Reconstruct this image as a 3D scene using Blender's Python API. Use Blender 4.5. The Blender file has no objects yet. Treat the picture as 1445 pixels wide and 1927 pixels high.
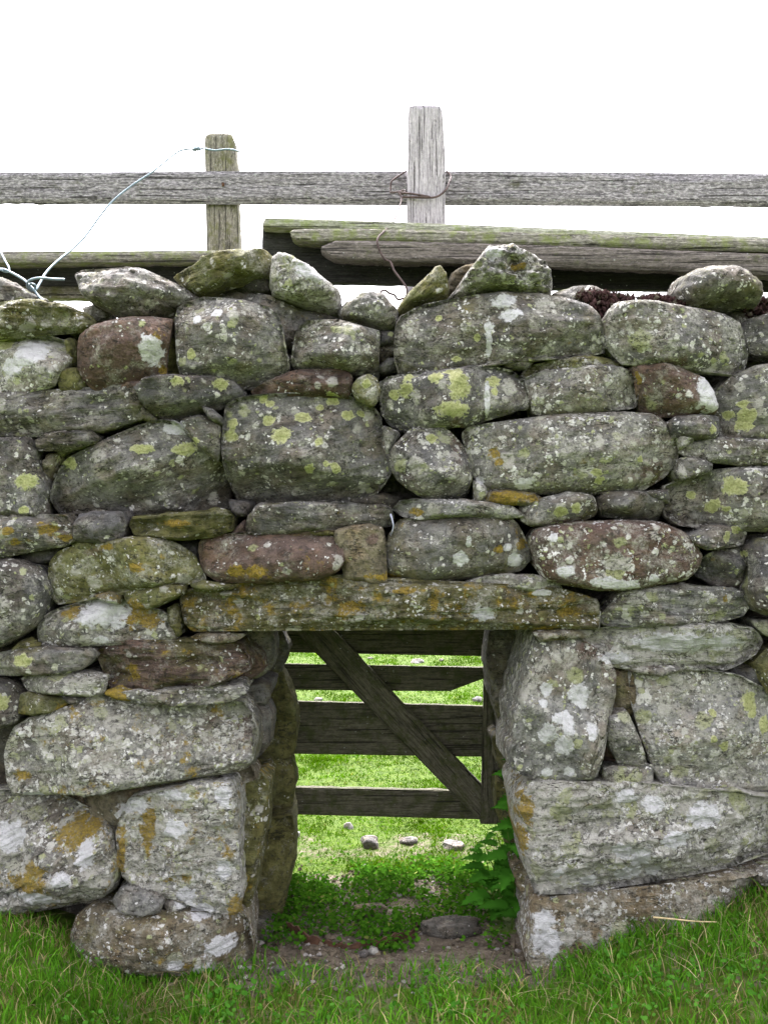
import bpy, math, random
import numpy as np
from mathutils import Vector, Matrix
from mathutils.geometry import delaunay_2d_cdt

S = bpy.context.scene
C = bpy.context.collection
R = math.radians

# ------------------------------------------------------------------ camera, world, sun, exposure
F = 1873.5                     # focal length in photo pixels
CX, CY, CZ = 722.5, 963.5, 1.0 # principal point, camera height
cam = bpy.data.cameras.new('camera')
cam.sensor_fit = 'VERTICAL'; cam.sensor_height = 36; cam.sensor_width = 27; cam.lens = 35
cam.clip_start = 0.05; cam.clip_end = 3000
co = bpy.data.objects.new('camera', cam); C.objects.link(co)
co.location = (0, 0, CZ); co.rotation_euler = (R(90), 0, 0)
S.camera = co

w = bpy.data.worlds.new('World'); S.world = w; w.use_nodes = True
wn = w.node_tree; wn.nodes.clear()
sky = wn.nodes.new('ShaderNodeTexSky'); sky.sky_type = 'NISHITA'; sky.sun_disc = False
SUN_EL, SUN_AZ = 55, 350       # azimuth clockwise from +Y: veiled sun high behind the wall
sky.sun_elevation = R(SUN_EL); sky.sun_rotation = R(SUN_AZ)
sky.air_density = 1.0; sky.dust_density = 6.0; sky.ozone_density = 1.0
hs = wn.nodes.new('ShaderNodeHueSaturation'); hs.inputs['Saturation'].default_value = 0.12
bg = wn.nodes.new('ShaderNodeBackground'); bg.inputs['Strength'].default_value = 0.15
wo = wn.nodes.new('ShaderNodeOutputWorld')
wn.links.new(sky.outputs[0], hs.inputs['Color']); tn = wn.nodes.new('ShaderNodeMix'); tn.data_type = 'RGBA'; tn.blend_type = 'MULTIPLY'; tn.inputs[0].default_value = 1; tn.inputs[7].default_value = (.985, .965, 1.03, 1)
wn.links.new(hs.outputs[0], tn.inputs[6]); wn.links.new(tn.outputs[2], bg.inputs['Color'])
wn.links.new(bg.outputs[0], wo.inputs['Surface'])
sl = bpy.data.lights.new('sun', 'SUN'); sl.energy = 0.75; sl.angle = R(25); sl.color = (1, .97, .92)
so = bpy.data.objects.new('sun', sl); C.objects.link(so)
a = R(SUN_AZ); e = R(SUN_EL)
sd = Vector((math.sin(a)*math.cos(e), math.cos(a)*math.cos(e), math.sin(e)))
so.rotation_euler = sd.to_track_quat('Z', 'Y').to_euler(); so.location = (0, 0, 6)
S.view_settings.view_transform = 'Standard'; S.view_settings.look = 'None'
S.view_settings.gamma = 1; S.view_settings.exposure = 2.82

# ------------------------------------------------------------------ numpy noise
def _hash(ix, iy, iz, s):
    h = (ix*374761393 + iy*668265263 + iz*2147483647 + s*1274126177) & 0xFFFFFFFF
    h = ((h ^ (h >> 13))*1274126177) & 0xFFFFFFFF
    h = ((h ^ (h >> 16))*2246822519) & 0xFFFFFFFF
    return ((h ^ (h >> 15)) & 0xFFFFFF)/float(0xFFFFFF)
def vnoise(p, s=0):
    p = np.asarray(p, float); i = np.floor(p).astype(np.int64); f = p - i
    u = f*f*f*(f*(f*6-15)+10)
    out = 0
    for dx in (0, 1):
        for dy in (0, 1):
            for dz in (0, 1):
                wgt = (u[:,0] if dx else 1-u[:,0])*(u[:,1] if dy else 1-u[:,1])*(u[:,2] if dz else 1-u[:,2])
                out = out + wgt*_hash(i[:,0]+dx, i[:,1]+dy, i[:,2]+dz, s)
    return out*2-1
def fbm(p, s=0, o=4, g=.5):
    p = np.asarray(p, float); t = 0; a_ = 1
    for k in range(o):
        t = t + a_*vnoise(p*(2.03**k)+k*7.3, s+k); a_ *= g
    return t
def n2(x, y, s=0, o=4):
    x = np.asarray(x, float); y = np.asarray(y, float)
    return fbm(np.stack([x, y, x*0+.37], 1), s, o)
def sstep(a_, b_, x):
    t = np.clip((x-a_)/(b_-a_), 0, 1); return t*t*(3-2*t)

# ------------------------------------------------------------------ node helper
class NT:
    def __init__(s, name):
        s.m = bpy.data.materials.new(name); s.m.use_nodes = True
        s.t = s.m.node_tree; s.t.nodes.clear()
        s.out = s.t.nodes.new('ShaderNodeOutputMaterial')
        s.b = s.t.nodes.new('ShaderNodeBsdfPrincipled'); s.t.links.new(s.b.outputs[0], s.out.inputs['Surface'])
        s.b.inputs['Specular IOR Level'].default_value = .25
    def put(s, sock, v):
        if isinstance(v, (int, float)): sock.default_value = v
        elif isinstance(v, (tuple, list)):
            sock.default_value = tuple(v) if len(v) == len(sock.default_value) else tuple(v)+(1,)
        else: s.t.links.new(v, sock)
    def n(s, typ, **k):
        o = s.t.nodes.new(typ)
        for a_, v in k.items(): setattr(o, a_, v)
        return o
    def attr(s, name, out='Color'):
        o = s.n('ShaderNodeAttribute', attribute_name=name); return o.outputs[out]
    def alpha(s, name): return s.attr(name, 'Alpha')
    def math(s, op, a_, b_=0, c_=0, clamp=False):
        o = s.n('ShaderNodeMath', operation=op, use_clamp=clamp)
        s.put(o.inputs[0], a_); s.put(o.inputs[1], b_)
        if op in ('MULTIPLY_ADD', 'SMOOTH_MIN'): s.put(o.inputs[2], c_)
        return o.outputs[0]
    def sep(s, c):
        o = s.n('ShaderNodeSeparateColor'); s.put(o.inputs[0], c); return o.outputs
    def sepx(s, c):
        o = s.n('ShaderNodeSeparateXYZ'); s.put(o.inputs[0], c); return o.outputs
    def noise(s, vec, scale, detail=4, rough=.55, dist=0):
        o = s.n('ShaderNodeTexNoise'); s.put(o.inputs['Vector'], vec)
        o.inputs['Scale'].default_value = scale; o.inputs['Detail'].default_value = detail
        o.inputs['Roughness'].default_value = rough; o.inputs['Distortion'].default_value = dist
        return o.outputs
    def vor(s, vec, scale, feature='F1', rnd=1):
        o = s.n('ShaderNodeTexVoronoi', feature=feature); s.put(o.inputs['Vector'], vec)
        o.inputs['Scale'].default_value = scale; o.inputs['Randomness'].default_value = rnd
        return o.outputs
    def vmul(s, v, k):
        o = s.n('ShaderNodeVectorMath', operation='MULTIPLY'); s.put(o.inputs[0], v); s.put(o.inputs[1], k); return o.outputs[0]
    def vadd(s, v, k):
        o = s.n('ShaderNodeVectorMath', operation='ADD'); s.put(o.inputs[0], v); s.put(o.inputs[1], k); return o.outputs[0]
    def ramp(s, x, a_, b_, lo=0, hi=1):
        o = s.n('ShaderNodeMapRange', interpolation_type='SMOOTHSTEP')
        s.put(o.inputs[0], x); s.put(o.inputs[1], a_); s.put(o.inputs[2], b_); s.put(o.inputs[3], lo); s.put(o.inputs[4], hi)
        return o.outputs[0]
    def mix(s, f, a_, b_, mode='MIX'):
        o = s.n('ShaderNodeMix', data_type='RGBA', blend_type=mode)
        s.put(o.inputs[0], f); s.put(o.inputs[6], a_); s.put(o.inputs[7], b_); return o.outputs[2]
    def bump(s, h, dist, strength=1, norm=None):
        o = s.n('ShaderNodeBump'); s.put(o.inputs['Height'], h)
        o.inputs['Distance'].default_value = dist; o.inputs['Strength'].default_value = strength
        if norm is not None: s.put(o.inputs['Normal'], norm)
        return o.outputs[0]
    def done(s, col, rough=.85, normal=None):
        s.put(s.b.inputs['Base Color'], col); s.put(s.b.inputs['Roughness'], rough)
        if normal is not None: s.put(s.b.inputs['Normal'], normal)
        return s.m

def stone_material():
    m = NT('lichen_stone')
    p = m.attr('rock', 'Vector')
    base = m.attr('base'); moss = m.alpha('base')
    amt = m.sep(m.attr('amt')); strata = m.alpha('amt')
    pat = m.sep(m.attr('pat')); brown = m.alpha('pat')
    warp = m.noise(p, 70, 4, .7)[1]
    pw = m.vadd(p, m.vmul(warp, (.022, .022, .022)))
    big = m.noise(p, 7, 5, .6)[0]
    mid = m.noise(p, 38, 6, .68)[0]
    fine = m.noise(p, 190, 4, .7)[0]
    ps = m.vmul(p, (1, 1, 6))
    st = m.noise(ps, 22, 5, .65, .3)[0]
    # rock tone
    tone = m.math('ADD', m.math('MULTIPLY', big, .75), m.math('MULTIPLY', mid, .9))
    tone = m.math('ADD', tone, m.math('MULTIPLY', m.math('SUBTRACT', st, .5), strata))
    tone = m.math('MULTIPLY', m.ramp(tone, .45, 1.2, .32, 1.65), m.ramp(fine, .25, .75, .80, 1.2))
    col = m.mix(1, base, tone, 'MULTIPLY')
    # warm / cool variation
    hue = m.noise(p, 16, 3)[0]
    col = m.mix(m.ramp(hue, .42, .62, 0, .45), col, m.mix(1, col, (1.25, 1.0, .72), 'MULTIPLY'))
    # brown iron stain
    nb = m.math('ADD', brown, m.math('MULTIPLY', m.math('SUBTRACT', mid, .5), .9))
    col = m.mix(m.math('MULTIPLY', m.ramp(nb, .42, .62), .85), col, m.mix(m.ramp(fine, .3, .7), (.085, .052, .042), (.17, .115, .095)))
    # moss / algae film
    nz = m.sepx(m.n('ShaderNodeNewGeometry').outputs['Normal'])[2]
    mm = m.math('ADD', m.noise(p, 11, 6, .65)[0], m.math('MULTIPLY', moss, .58))
    mm = m.math('ADD', mm, m.math('MULTIPLY', m.math('ABSOLUTE', nz), .10))
    mm = m.math('ADD', mm, m.math('MULTIPLY', m.math('SUBTRACT', fine, .5), .35))
    mcol = m.mix(m.ramp(mid, .35, .65), (.070, .066, .020), (.165, .155, .052))
    col = m.mix(m.math('MULTIPLY', m.ramp(mm, .74, 1.0), .82), col, mcol)
    # small crustose spots in three sizes
    w_amt = amt[0]
    hs_ = []
    for sc, lo, hi, k, cc in ((55, .10, .34, .95, (.56, .54, .48)), (125, .10, .40, 1.0, (.70, .68, .63)), (26, .05, .33, .8, (.42, .40, .345))):
        v = m.vor(pw, sc)
        rnd = m.sep(v[1])
        reg = m.noise(p, sc*.17+4, 3)[0]
        rad = m.math('MULTIPLY', m.math('SUBTRACT', m.math('ADD', m.math('MULTIPLY', w_amt, 1.1), m.math('MULTIPLY', m.math('SUBTRACT', reg, .5), 2.5)), rnd[0]), .75)
        msk = m.ramp(m.math('SUBTRACT', rad, v[0]), -.06, .10)
        msk = m.math('MULTIPLY', msk, m.ramp(fine, .24, .44, .35, 1))
        cl = m.mix(rnd[1], cc, (cc[0]*1.25, cc[1]*1.25, cc[2]*1.3))
        cl = m.mix(m.math('MULTIPLY', m.ramp(rnd[2], .72, .80), .9), cl, (.36, .38, .17))
        col = m.mix(m.math('MULTIPLY', msk, k), col, cl); hs_.append(msk)
    # diffuse grey-green crust
    cr = m.math('ADD', m.noise(p, 17, 7, .74)[0], m.math('MULTIPLY', w_amt, .22))
    col = m.mix(m.math('MULTIPLY', m.ramp(cr, .56, .74), m.ramp(fine, .36, .6, .15, .8)), col, (.395, .38, .325))
    # dark pits
    col = m.mix(m.math('MULTIPLY', m.ramp(m.noise(p, 85, 5, .75)[0], m.ramp(big, .35, .6, .40, .50), .36), .72), col, (.032, .031, .026))
    ck = m.noise(m.vmul(p, (1, 1, 2.6)), 9, 5, .62, .6)[0]
    crack = m.math('MULTIPLY', m.ramp(m.math('ABSOLUTE', m.math('SUBTRACT', ck, .5)), .010, .002), m.ramp(hue, .46, .56))
    col = m.mix(m.math('MULTIPLY', crack, .8), col, (.02, .02, .016))
    # orange crust
    on = m.math('ADD', m.noise(p, 20, 6, .7)[0], m.math('MULTIPLY', amt[1], .30))
    ofl = m.math('MAXIMUM', m.ramp(on, .68, .78), m.ramp(m.math('ADD', pat[2], m.math('MULTIPLY', m.math('SUBTRACT', m.noise(p, 55, 5, .72)[0], .5), 1.9)), .42, .62))
    ocol = m.mix(m.ramp(fine, .3, .7), (.17, .115, .014), (.36, .25, .04))
    col = m.mix(m.math('MULTIPLY', ofl, m.ramp(fine, .26, .5, .25, .92)), col, ocol)
    # yellow-green map lichen: rosettes
    v = m.vor(pw, 17); rnd = m.sep(v[1])
    yr = m.math('SUBTRACT', m.math('MULTIPLY', m.math('SUBTRACT', amt[2], rnd[0]), .55), v[0])
    yfl = m.math('MAXIMUM', m.ramp(yr, -.03, .03), m.ramp(m.math('ADD', pat[0], m.math('MULTIPLY', m.math('SUBTRACT', m.noise(p, 62, 5, .68)[0], .5), 1.15)), .44, .53))
    ycol = m.mix(m.ramp(fine, .3, .7), (.30, .31, .11), (.52, .53, .25))
    col = m.mix(m.math('MULTIPLY', yfl, m.ramp(fine, .25, .45, .45, .95)), col, ycol)
    yv = m.math('ADD', pat[0], m.math('MULTIPLY', m.math('SUBTRACT', m.noise(p, 62, 5, .68)[0], .5), 1.15))
    rim = m.math('MULTIPLY', m.ramp(yv, .44, .49), m.ramp(yv, .62, .52))
    col = m.mix(m.math('MULTIPLY', rim, .6), col, (.62, .62, .36))
    # big white plates
    wfl = m.ramp(m.math('ADD', pat[1], m.math('MULTIPLY', m.math('SUBTRACT', m.noise(p, 60, 4, .65)[0], .5), 1.0)), .42, .55)
    col = m.mix(m.math('MULTIPLY', wfl, m.ramp(fine, .28, .48, .5, .95)), col, m.mix(mid, (.50, .49, .49), (.80, .79, .79)))
    h = m.math('ADD', m.math('MULTIPLY', mid, 1.1), m.math('MULTIPLY', fine, .45))
    h = m.math('ADD', h, m.math('MULTIPLY', m.math('MULTIPLY', st, strata), 1.2))
    h = m.math('SUBTRACT', h, m.math('MULTIPLY', crack, .5))
    for q in hs_: h = m.math('ADD', h, m.math('MULTIPLY', q, .12))
    h = m.math('ADD', h, m.math('MULTIPLY', m.math('ADD', yfl, wfl), .15))
    nrm = m.bump(h, .015, 1.0)
    return m.done(col, .9, nrm)

def wood_material(name, dark, light, moss=.2, mosscol=(.07, .085, .02), wear=.5):
    m = NT(name)
    p = m.attr('rock', 'Vector')                     # x along the grain
    g = m.noise(m.vmul(p, (3, 60, 60)), 4, 6, .7, .4)[0]
    g2 = m.noise(m.vmul(p, (5, 160, 160)), 4, 3, .6)[0]
    blot = m.noise(p, 26, 6, .7)[0]
    fl = m.noise(m.vmul(p, (1, 3, 3)), 70, 5, .75)[0]
    col = m.mix(m.ramp(m.math('ADD', g, m.math('MULTIPLY', g2, .5)), .5, .95), dark, light)
    col = m.mix(m.math('MULTIPLY', m.ramp(fl, .51, .60), wear), col, tuple(min(1, c*1.5) for c in light))
    col = m.mix(m.math('MULTIPLY', m.ramp(fl, .46, .36), wear), col, tuple(c*.55 for c in dark))
    mo = m.math('ADD', blot, m.math('MULTIPLY', moss, .5))
    col = m.mix(m.math('MULTIPLY', m.ramp(mo, .60, .80), .85), col, m.mix(fl, mosscol, tuple(c*2.0 for c in mosscol)))
    lic = m.vor(m.vadd(p, m.vmul(m.noise(p, 60, 2)[1], (.01, .01, .01))), 95); rn = m.sep(lic[1])
    lm = m.ramp(m.math('SUBTRACT', m.math('MULTIPLY', m.math('SUBTRACT', .30*wear+.08, rn[0]), .9), lic[0]), -.06, .06)
    col = m.mix(m.math('MULTIPLY', lm, .8), col, (.36, .38, .34))
    crack = m.ramp(m.noise(m.vmul(p, (1.5, 70, 70)), 3, 2, .5, .2)[0], .40, .33)
    col = m.mix(m.math('MULTIPLY', crack, .75), col, (.018, .016, .013))
    h = m.math('ADD', m.math('ADD', g, m.math('MULTIPLY', fl, .6)), m.math('MULTIPLY', crack, -1.2))
    return m.done(col, .9, m.bump(h, .005, .9))

def plain(name, col, rough=.6, metal=0, var=.25, scale=60, bump=.002):
    m = NT(name)
    p = m.n('ShaderNodeTexCoord').outputs['Object']
    n = m.noise(p, scale, 5, .65)[0]
    c = m.mix(m.ramp(n, .3, .7), tuple(x*(1-var) for x in col), tuple(min(1, x*(1+var)) for x in col))
    m.b.inputs['Metallic'].default_value = metal
    return m.done(c, rough, m.bump(n, bump, .7))

def leaf_material(name, rough=.55, trans=.25):
    m = NT(name)
    col = m.attr('base')
    m.b.inputs['Specular IOR Level'].default_value = .0
    m.put(m.b.inputs['Base Color'], col); m.b.inputs['Roughness'].default_value = rough
    tr = m.n('ShaderNodeBsdfTranslucent'); m.put(tr.inputs['Color'], m.mix(1, col, (1.25, 1.2, .6), 'MULTIPLY'))
    ms = m.n('ShaderNodeMixShader'); ms.inputs[0].default_value = trans
    m.t.links.new(m.b.outputs[0], ms.inputs[1]); m.t.links.new(tr.outputs[0], ms.inputs[2])
    m.t.links.new(ms.outputs[0], m.out.inputs['Surface'])
    return m.m

def ground_material():
    m = NT('turf_and_soil')
    p = m.n('ShaderNodeTexCoord').outputs['Object']
    soil = m.sep(m.attr('base'))[0]
    n = m.noise(p, 30, 6, .7)[0]; n_ = m.noise(p, 140, 4, .7)[0]; nl = m.noise(p, 1.1, 5, .6)[0]
    g = m.mix(m.ramp(n, .3, .7), (.030, .060, .002), (.075, .120, .004))
    g = m.mix(m.ramp(nl, .40, .62, 0, .5), g, (.075, .12, .01))
    s = m.mix(m.ramp(n, .3, .7), (.055, .043, .030), (.150, .122, .088))
    s = m.mix(m.math('MULTIPLY', m.ramp(n_, .56, .66), .7), s, (.23, .19, .15))
    f = m.ramp(m.math('ADD', soil, m.math('MULTIPLY', m.math('SUBTRACT', n, .5), .8)), .40, .62)
    return m.done(m.mix(f, g, s), .95, m.bump(m.math('ADD', n, m.math('MULTIPLY', n_, .4)), .012, .8))

M = {}
M['stone'] = stone_material()
M['rail'] = wood_material('weathered_rail_wood', (.10, .094, .095), (.30, .282, .288), .10, (.06, .06, .032), 1.0)
M['silver'] = wood_material('silver_post_wood', (.24, .22, .235), (.54, .50, .53), -.5, wear=.25)
M['mossy'] = wood_material('mossy_post_wood', (.10, .09, .068), (.27, .25, .20), .26, (.09, .09, .032), .7)
M['plank'] = wood_material('mossy_plank_wood', (.11, .10, .08), (.30, .28, .24), .34, (.13, .15, .05), .7)
M['paleplank'] = wood_material('pale_plank_wood', (.19, .19, .14), (.40, .40, .32), .30, (.15, .18, .06), .6)
M['brownplank'] = wood_material('brown_plank_wood', (.05, .043, .037), (.20, .175, .155), .05, wear=.5)
M['dark'] = wood_material('shade_board_wood', (.012, .012, .010), (.04, .04, .034), .1, (.02, .024, .012), .4)  # near-black wood: the shade under the planks is put into the colour
M['gate'] = wood_material('dark_gate_wood', (.042, .038, .026), (.135, .125, .085), .30, (.035, .040, .012), .3)
M['galv'] = plain('galvanised_wire', (.15, .20, .22), .5, .4, .2)
M['rust'] = plain('rusty_wire', (.085, .06, .055), .8, .2, .4)
M['iron'] = plain('rusty_iron', (.075, .038, .022), .85, .1, .45)
M['string'] = plain('pale_plastic_string', (.36, .37, .46), .4, 0, .1)
M['blade'] = leaf_material('grass_blades', .7, .30)
M['leaf'] = leaf_material('small_leaves', .75, .25)
M['moss'] = leaf_material('dark_moss', .95, .0)
M['straw'] = plain('dry_straw', (.42, .33, .18), .8, 0, .25, 90)
M['ground'] = ground_material()

# ------------------------------------------------------------------ object helpers
def new_mesh(name, v, f, mat=None, attrs=None, smooth=True):
    me = bpy.data.meshes.new(name)
    me.from_pydata(np.asarray(v).tolist(), [], f if isinstance(f, list) else f.tolist()); me.update()
    if smooth: me.polygons.foreach_set('use_smooth', [True]*len(me.polygons))
    for k, arr in (attrs or {}).items():
        arr = np.asarray(arr, np.float32)
        if arr.shape[1] == 3:
            at = me.attributes.new(k, 'FLOAT_VECTOR', 'POINT'); at.data.foreach_set('vector', arr.ravel())
        else:
            at = me.attributes.new(k, 'FLOAT_COLOR', 'POINT'); at.data.foreach_set('color', arr.ravel())
    if mat: me.materials.append(mat)
    return me
def link(name, me, parent=None, origin=None):
    o = bpy.data.objects.new(name, me); C.objects.link(o)
    if origin is not None:
        me.transform(Matrix.Translation(-Vector(origin))); o.location = origin
    if parent is not None:
        o.parent = parent; o.location = Vector(o.location) - Vector(parent.location)
    return o
def tag(o, label=None, cat=None, group=None, kind=None):
    for k, v in (('label', label), ('category', cat), ('group', group), ('kind', kind)):
        if v: o[k] = v
    return o
def empty(name, loc, label, cat, group=None):
    o = bpy.data.objects.new(name, None); C.objects.link(o); o.location = loc; o.empty_display_size = .1
    return tag(o, label, cat, group)
def px(x, y, Y): return Vector(((x-CX)*Y/F, Y, CZ+(CY-y)*Y/F))

def tube(pts, r, n=6, res=6):
    """smooth tube through points"""
    P = [Vector(p) for p in pts]; L = []
    for i in range(len(P)-1):
        p0 = P[max(i-1, 0)]; p1 = P[i]; p2 = P[i+1]; p3 = P[min(i+2, len(P)-1)]
        for k in range(res):
            t = k/res
            L.append(.5*((2*p1)+(p2-p0)*t+(2*p0-5*p1+4*p2-p3)*t*t+(3*p1-p0-3*p2+p3)*t**3))
    L.append(P[-1]); V = []; Fc = []
    up = Vector((.13, .95, .2))
    for i, p in enumerate(L):
        d = (L[min(i+1, len(L)-1)]-L[max(i-1, 0)]).normalized()
        s = d.cross(up); s = s.normalized() if s.length > 1e-4 else Vector((1, 0, 0)); u = s.cross(d)
        rr = r(i/(len(L)-1)) if callable(r) else r
        for k in range(n):
            q = 2*math.pi*k/n; V.append(p+s*(math.cos(q)*rr)+u*(math.sin(q)*rr))
    for i in range(len(L)-1):
        for k in range(n):
            Fc.append((i*n+k, i*n+(k+1) % n, (i+1)*n+(k+1) % n, (i+1)*n+k))
    Fc.append(tuple(range(n))[::-1]); Fc.append(tuple(range((len(L)-1)*n, len(L)*n)))
    return [tuple(v) for v in V], Fc

PATCH = []      # lichen plates: x, y, rx, ry, channel (0 yellow-green, 1 white, 2 orange, 3 brown)
def outline(poly, step, ang, jit, rs):
    P = np.array(poly, float); n = len(P); out = []
    for i in range(n):
        p0, p1, p2, p3 = P[i-1], P[i], P[(i+1) % n], P[(i+2) % n]
        d = np.linalg.norm(p2-p1); k = max(1, int(round(d/step)))
        l0 = max(np.linalg.norm(p1-p0), 1); l2 = max(np.linalg.norm(p3-p2), 1)
        m1 = (p2-p0)*d/(d+l0); m2 = (p3-p1)*d/(d+l2)
        for j in range(k):
            t = j/k
            c = (2*t**3-3*t*t+1)*p1+(t**3-2*t*t+t)*m1+(-2*t**3+3*t*t)*p2+(t**3-t*t)*m2
            lin = p1*(1-t)+p2*t
            out.append(lin*ang+c*(1-ang))
    out = np.array(out)
    q = np.column_stack([out*.045, np.full(len(out), rs*3.7)])
    q2 = np.column_stack([out*.16, np.full(len(out), rs*1.7)])
    off = np.column_stack([vnoise(q, 1), vnoise(q, 2)])*jit + np.column_stack([vnoise(q2, 3), vnoise(q2, 4)])*jit*.6
    return out+off

def seg_dist(P, O):
    A = O; B = np.roll(O, -1, 0); D = B-A; L2 = (D**2).sum(1)+1e-12
    res = np.full(len(P), 1e9)
    for c in range(0, len(P), 2000):
        p = P[c:c+2000]
        t = np.clip(((p[:, None]-A[None])*D[None]).sum(2)/L2[None], 0, 1)
        q = A[None]+t[..., None]*D[None]-p[:, None]
        res[c:c+2000] = np.sqrt((q**2).sum(2)).min(1)
    return res
def inside(P, O):
    x, y = P[:, 0], P[:, 1]; r = np.zeros(len(P), bool); j = len(O)-1
    for i in range(len(O)):
        xi, yi = O[i]; xj, yj = O[j]
        if yi != yj:
            r ^= ((yi > y) != (yj > y)) & (x < (xj-xi)*(y-yi)/(yj-yi)+xi)
        j = i
    return r

def solid(poly, Y, bulge=.03, rad=22, depth=.2, step=4., ang=.5, jit=1.6, seed=0, amp=.006, strata=.4, bed=0,
          facets=3, fslope=.25, tilt=(0, 0), taper=(.985, .93, .7), shift=(0, 0), wood=None, power=2.0, grow=0, cut=None, cut2=None):
    """outline traced at distance Y (photo pixels) given a real weathered face, rounded edges and depth"""
    rg = random.Random(seed*131+7)
    O = outline(poly, step, ang, jit, seed)
    if grow:
        e1 = np.roll(O, -1, 0)-np.roll(O, 1, 0); nn = np.column_stack([e1[:, 1], -e1[:, 0]])/(np.linalg.norm(e1, axis=1)[:, None]+1e-9)
        sg = np.sign(np.sum(O[:, 0]*np.roll(O[:, 1], -1)-np.roll(O[:, 0], -1)*O[:, 1])); O = O+nn*sg*grow
    k = Y/F
    B = np.column_stack([(O[:, 0]-CX)*k, CZ+(CY-O[:, 1])*k])
    area = .5*np.sum(B[:, 0]*np.roll(B[:, 1], -1)-np.roll(B[:, 0], -1)*B[:, 1])
    if area < 0: B = B[::-1].copy()
    s = step*k
    lo = B.min(0); hi = B.max(0)
    gx = np.arange(lo[0], hi[0], s); gy = np.arange(lo[1], hi[1], s*.866)
    G = np.array([(x+(s*.5 if j % 2 else 0), y) for j, y in enumerate(gy) for x in gx])
    if len(G):
        G = G+np.random.RandomState(seed).uniform(-.22, .22, G.shape)*s
        G = G[inside(G, B)]
        if len(G): G = G[seg_dist(G, B) > .55*s]
    nB = len(B)
    allp = np.vstack([B, G]) if len(G) else B
    r = delaunay_2d_cdt([Vector(p) for p in allp], [], [list(range(nB))], 1, 1e-7, True)
    V2 = np.array([tuple(v) for v in r[0]]); T = [tuple(f) for f in r[2]]
    omap = {}
    for i, ov in enumerate(r[3]):
        for o_ in ov: omap[o_] = i
    ring = []
    for i in range(nB):
        q = omap.get(i)
        if q is not None and (not ring or ring[-1] != q): ring.append(q)
    if ring[0] == ring[-1]: ring.pop()
    d = seg_dist(V2, B); d[ring] = 0
    rr = min(rad*k, max(d.max(), 1e-4)*.98)
    prof = (1-(1-np.clip(d/rr, 0, 1))**power)**(1/power)
    cen = V2.mean(0); half = (hi-lo)*.5+1e-6
    U = (V2-cen)/half.max()
    h = bulge*prof
    ft = np.zeros(len(V2))
    for _ in range(facets):
        th = rg.uniform(0, 2*math.pi); c_ = rg.uniform(.12, .55)
        pr = U[:, 0]*math.cos(th)+U[:, 1]*math.sin(th)/max(half[1]/half[0], .45)
        ft += np.maximum(0, pr-c_)*rg.uniform(.4, 1)*fslope*half.max()
    h = h-ft*np.minimum(1, prof+.2)
    if facets >= 2 and not wood:
        pl = []
        for _ in range(4+facets):
            sl_ = rg.uniform(.15, .75)*(.6+fslope*1.4); th = rg.uniform(0, 2*math.pi)
            ox, oy = rg.uniform(-.45, .45)*half[0], rg.uniform(-.45, .45)*half[1]
            pl.append(sl_*((V2[:, 0]-cen[0]-ox)*math.cos(th)+(V2[:, 1]-cen[1]-oy)*math.sin(th)))
        pl = np.array(pl); mn = pl.min(0); kk = .0022
        mn = -kk*np.log(np.exp(-(pl-mn)/kk).sum(0))+mn
        h = h+np.maximum(mn+.02, -bulge*1.1-.012)*np.minimum(1, prof+.55)
    for c_ in (cut, cut2):          # a broken face: everything beyond a line slopes back into the wall
        if c_:
            th = R(c_[2]); q0 = px(c_[0], c_[1], Y)
            dd = (V2[:, 0]-q0.x)*math.cos(th)-(V2[:, 1]-q0.z)*math.sin(th)
            dd = dd+vnoise(np.column_stack([V2*22, np.full(len(V2), seed)]), 4)*.006
            h = h-np.maximum(0, dd)*c_[3]
    h = h+(V2[:, 0]-cen[0])*tilt[0]*prof+(V2[:, 1]-cen[1])*tilt[1]*prof
    cb, sb = math.cos(bed), math.sin(bed)
    q3 = np.column_stack([V2[:, 0]*cb+V2[:, 1]*sb, -V2[:, 0]*sb+V2[:, 1]*cb, np.full(len(V2), seed*1.37)])
    if wood:
        if wood == 'v': q3 = np.column_stack([V2[:, 1], V2[:, 0], np.full(len(V2), seed*1.37)])
        nz = fbm(q3*np.array([6, 90, 1]), seed, 3)*amp
    else:
        nz = fbm(q3*17, seed, 5, .55)*amp*.8
        nz += (1-np.abs(fbm(q3*np.array([7, 26, 1]), seed+9, 4))*1.6)*amp*strata*1.3
        nz += fbm(q3*70, seed+5, 3)*amp*.4
        tt = fbm(q3*np.array([5, 12, 1])+3.3, seed+21, 4)*2.2; fl_ = np.floor(tt); fr = tt-fl_
        nz += (fl_+sstep(.0, .16, fr)*1.0-tt*.75)*amp*(.35+.35*min(strata, 1))
    h = h+nz*np.minimum(1, d/(6*k)+.12)
    V = [np.column_stack([V2[:, 0], Y-h, V2[:, 1]])]; yb = (Y-h)[ring]
    n0 = len(V2); nr = len(ring); faces = [t for t in T]
    prev = list(ring); rb = V2[ring]
    ny = np.column_stack([rb*22, np.full(nr, seed)])
    base = n0
    lev = [(depth*(j+1)/len(taper), t) for j, t in enumerate(taper)]
    if not wood: lev = [(depth*.08, 1.0)]+lev
    for j, (dy, sc) in enumerate(lev):
        f_ = dy/depth
        c2 = cen+np.array(shift)*f_
        jn = 0 if wood else .006
        ring2 = (rb-cen)*sc+c2+np.column_stack([vnoise(ny+j*3.1, 1), vnoise(ny+j*3.1+9, 2)])*jn
        V.append(np.column_stack([ring2[:, 0], yb+np.maximum(Y+depth-yb, .02)*f_+vnoise(ny+j*5, 6)*jn*2*min(1, f_*4), ring2[:, 1]]))
        cur = list(range(base, base+nr)); base += nr
        for i in range(nr):
            faces.append((prev[i], cur[i], cur[(i+1) % nr], prev[(i+1) % nr]))
        prev = cur
    faces.append(tuple(prev[::-1]))
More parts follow.
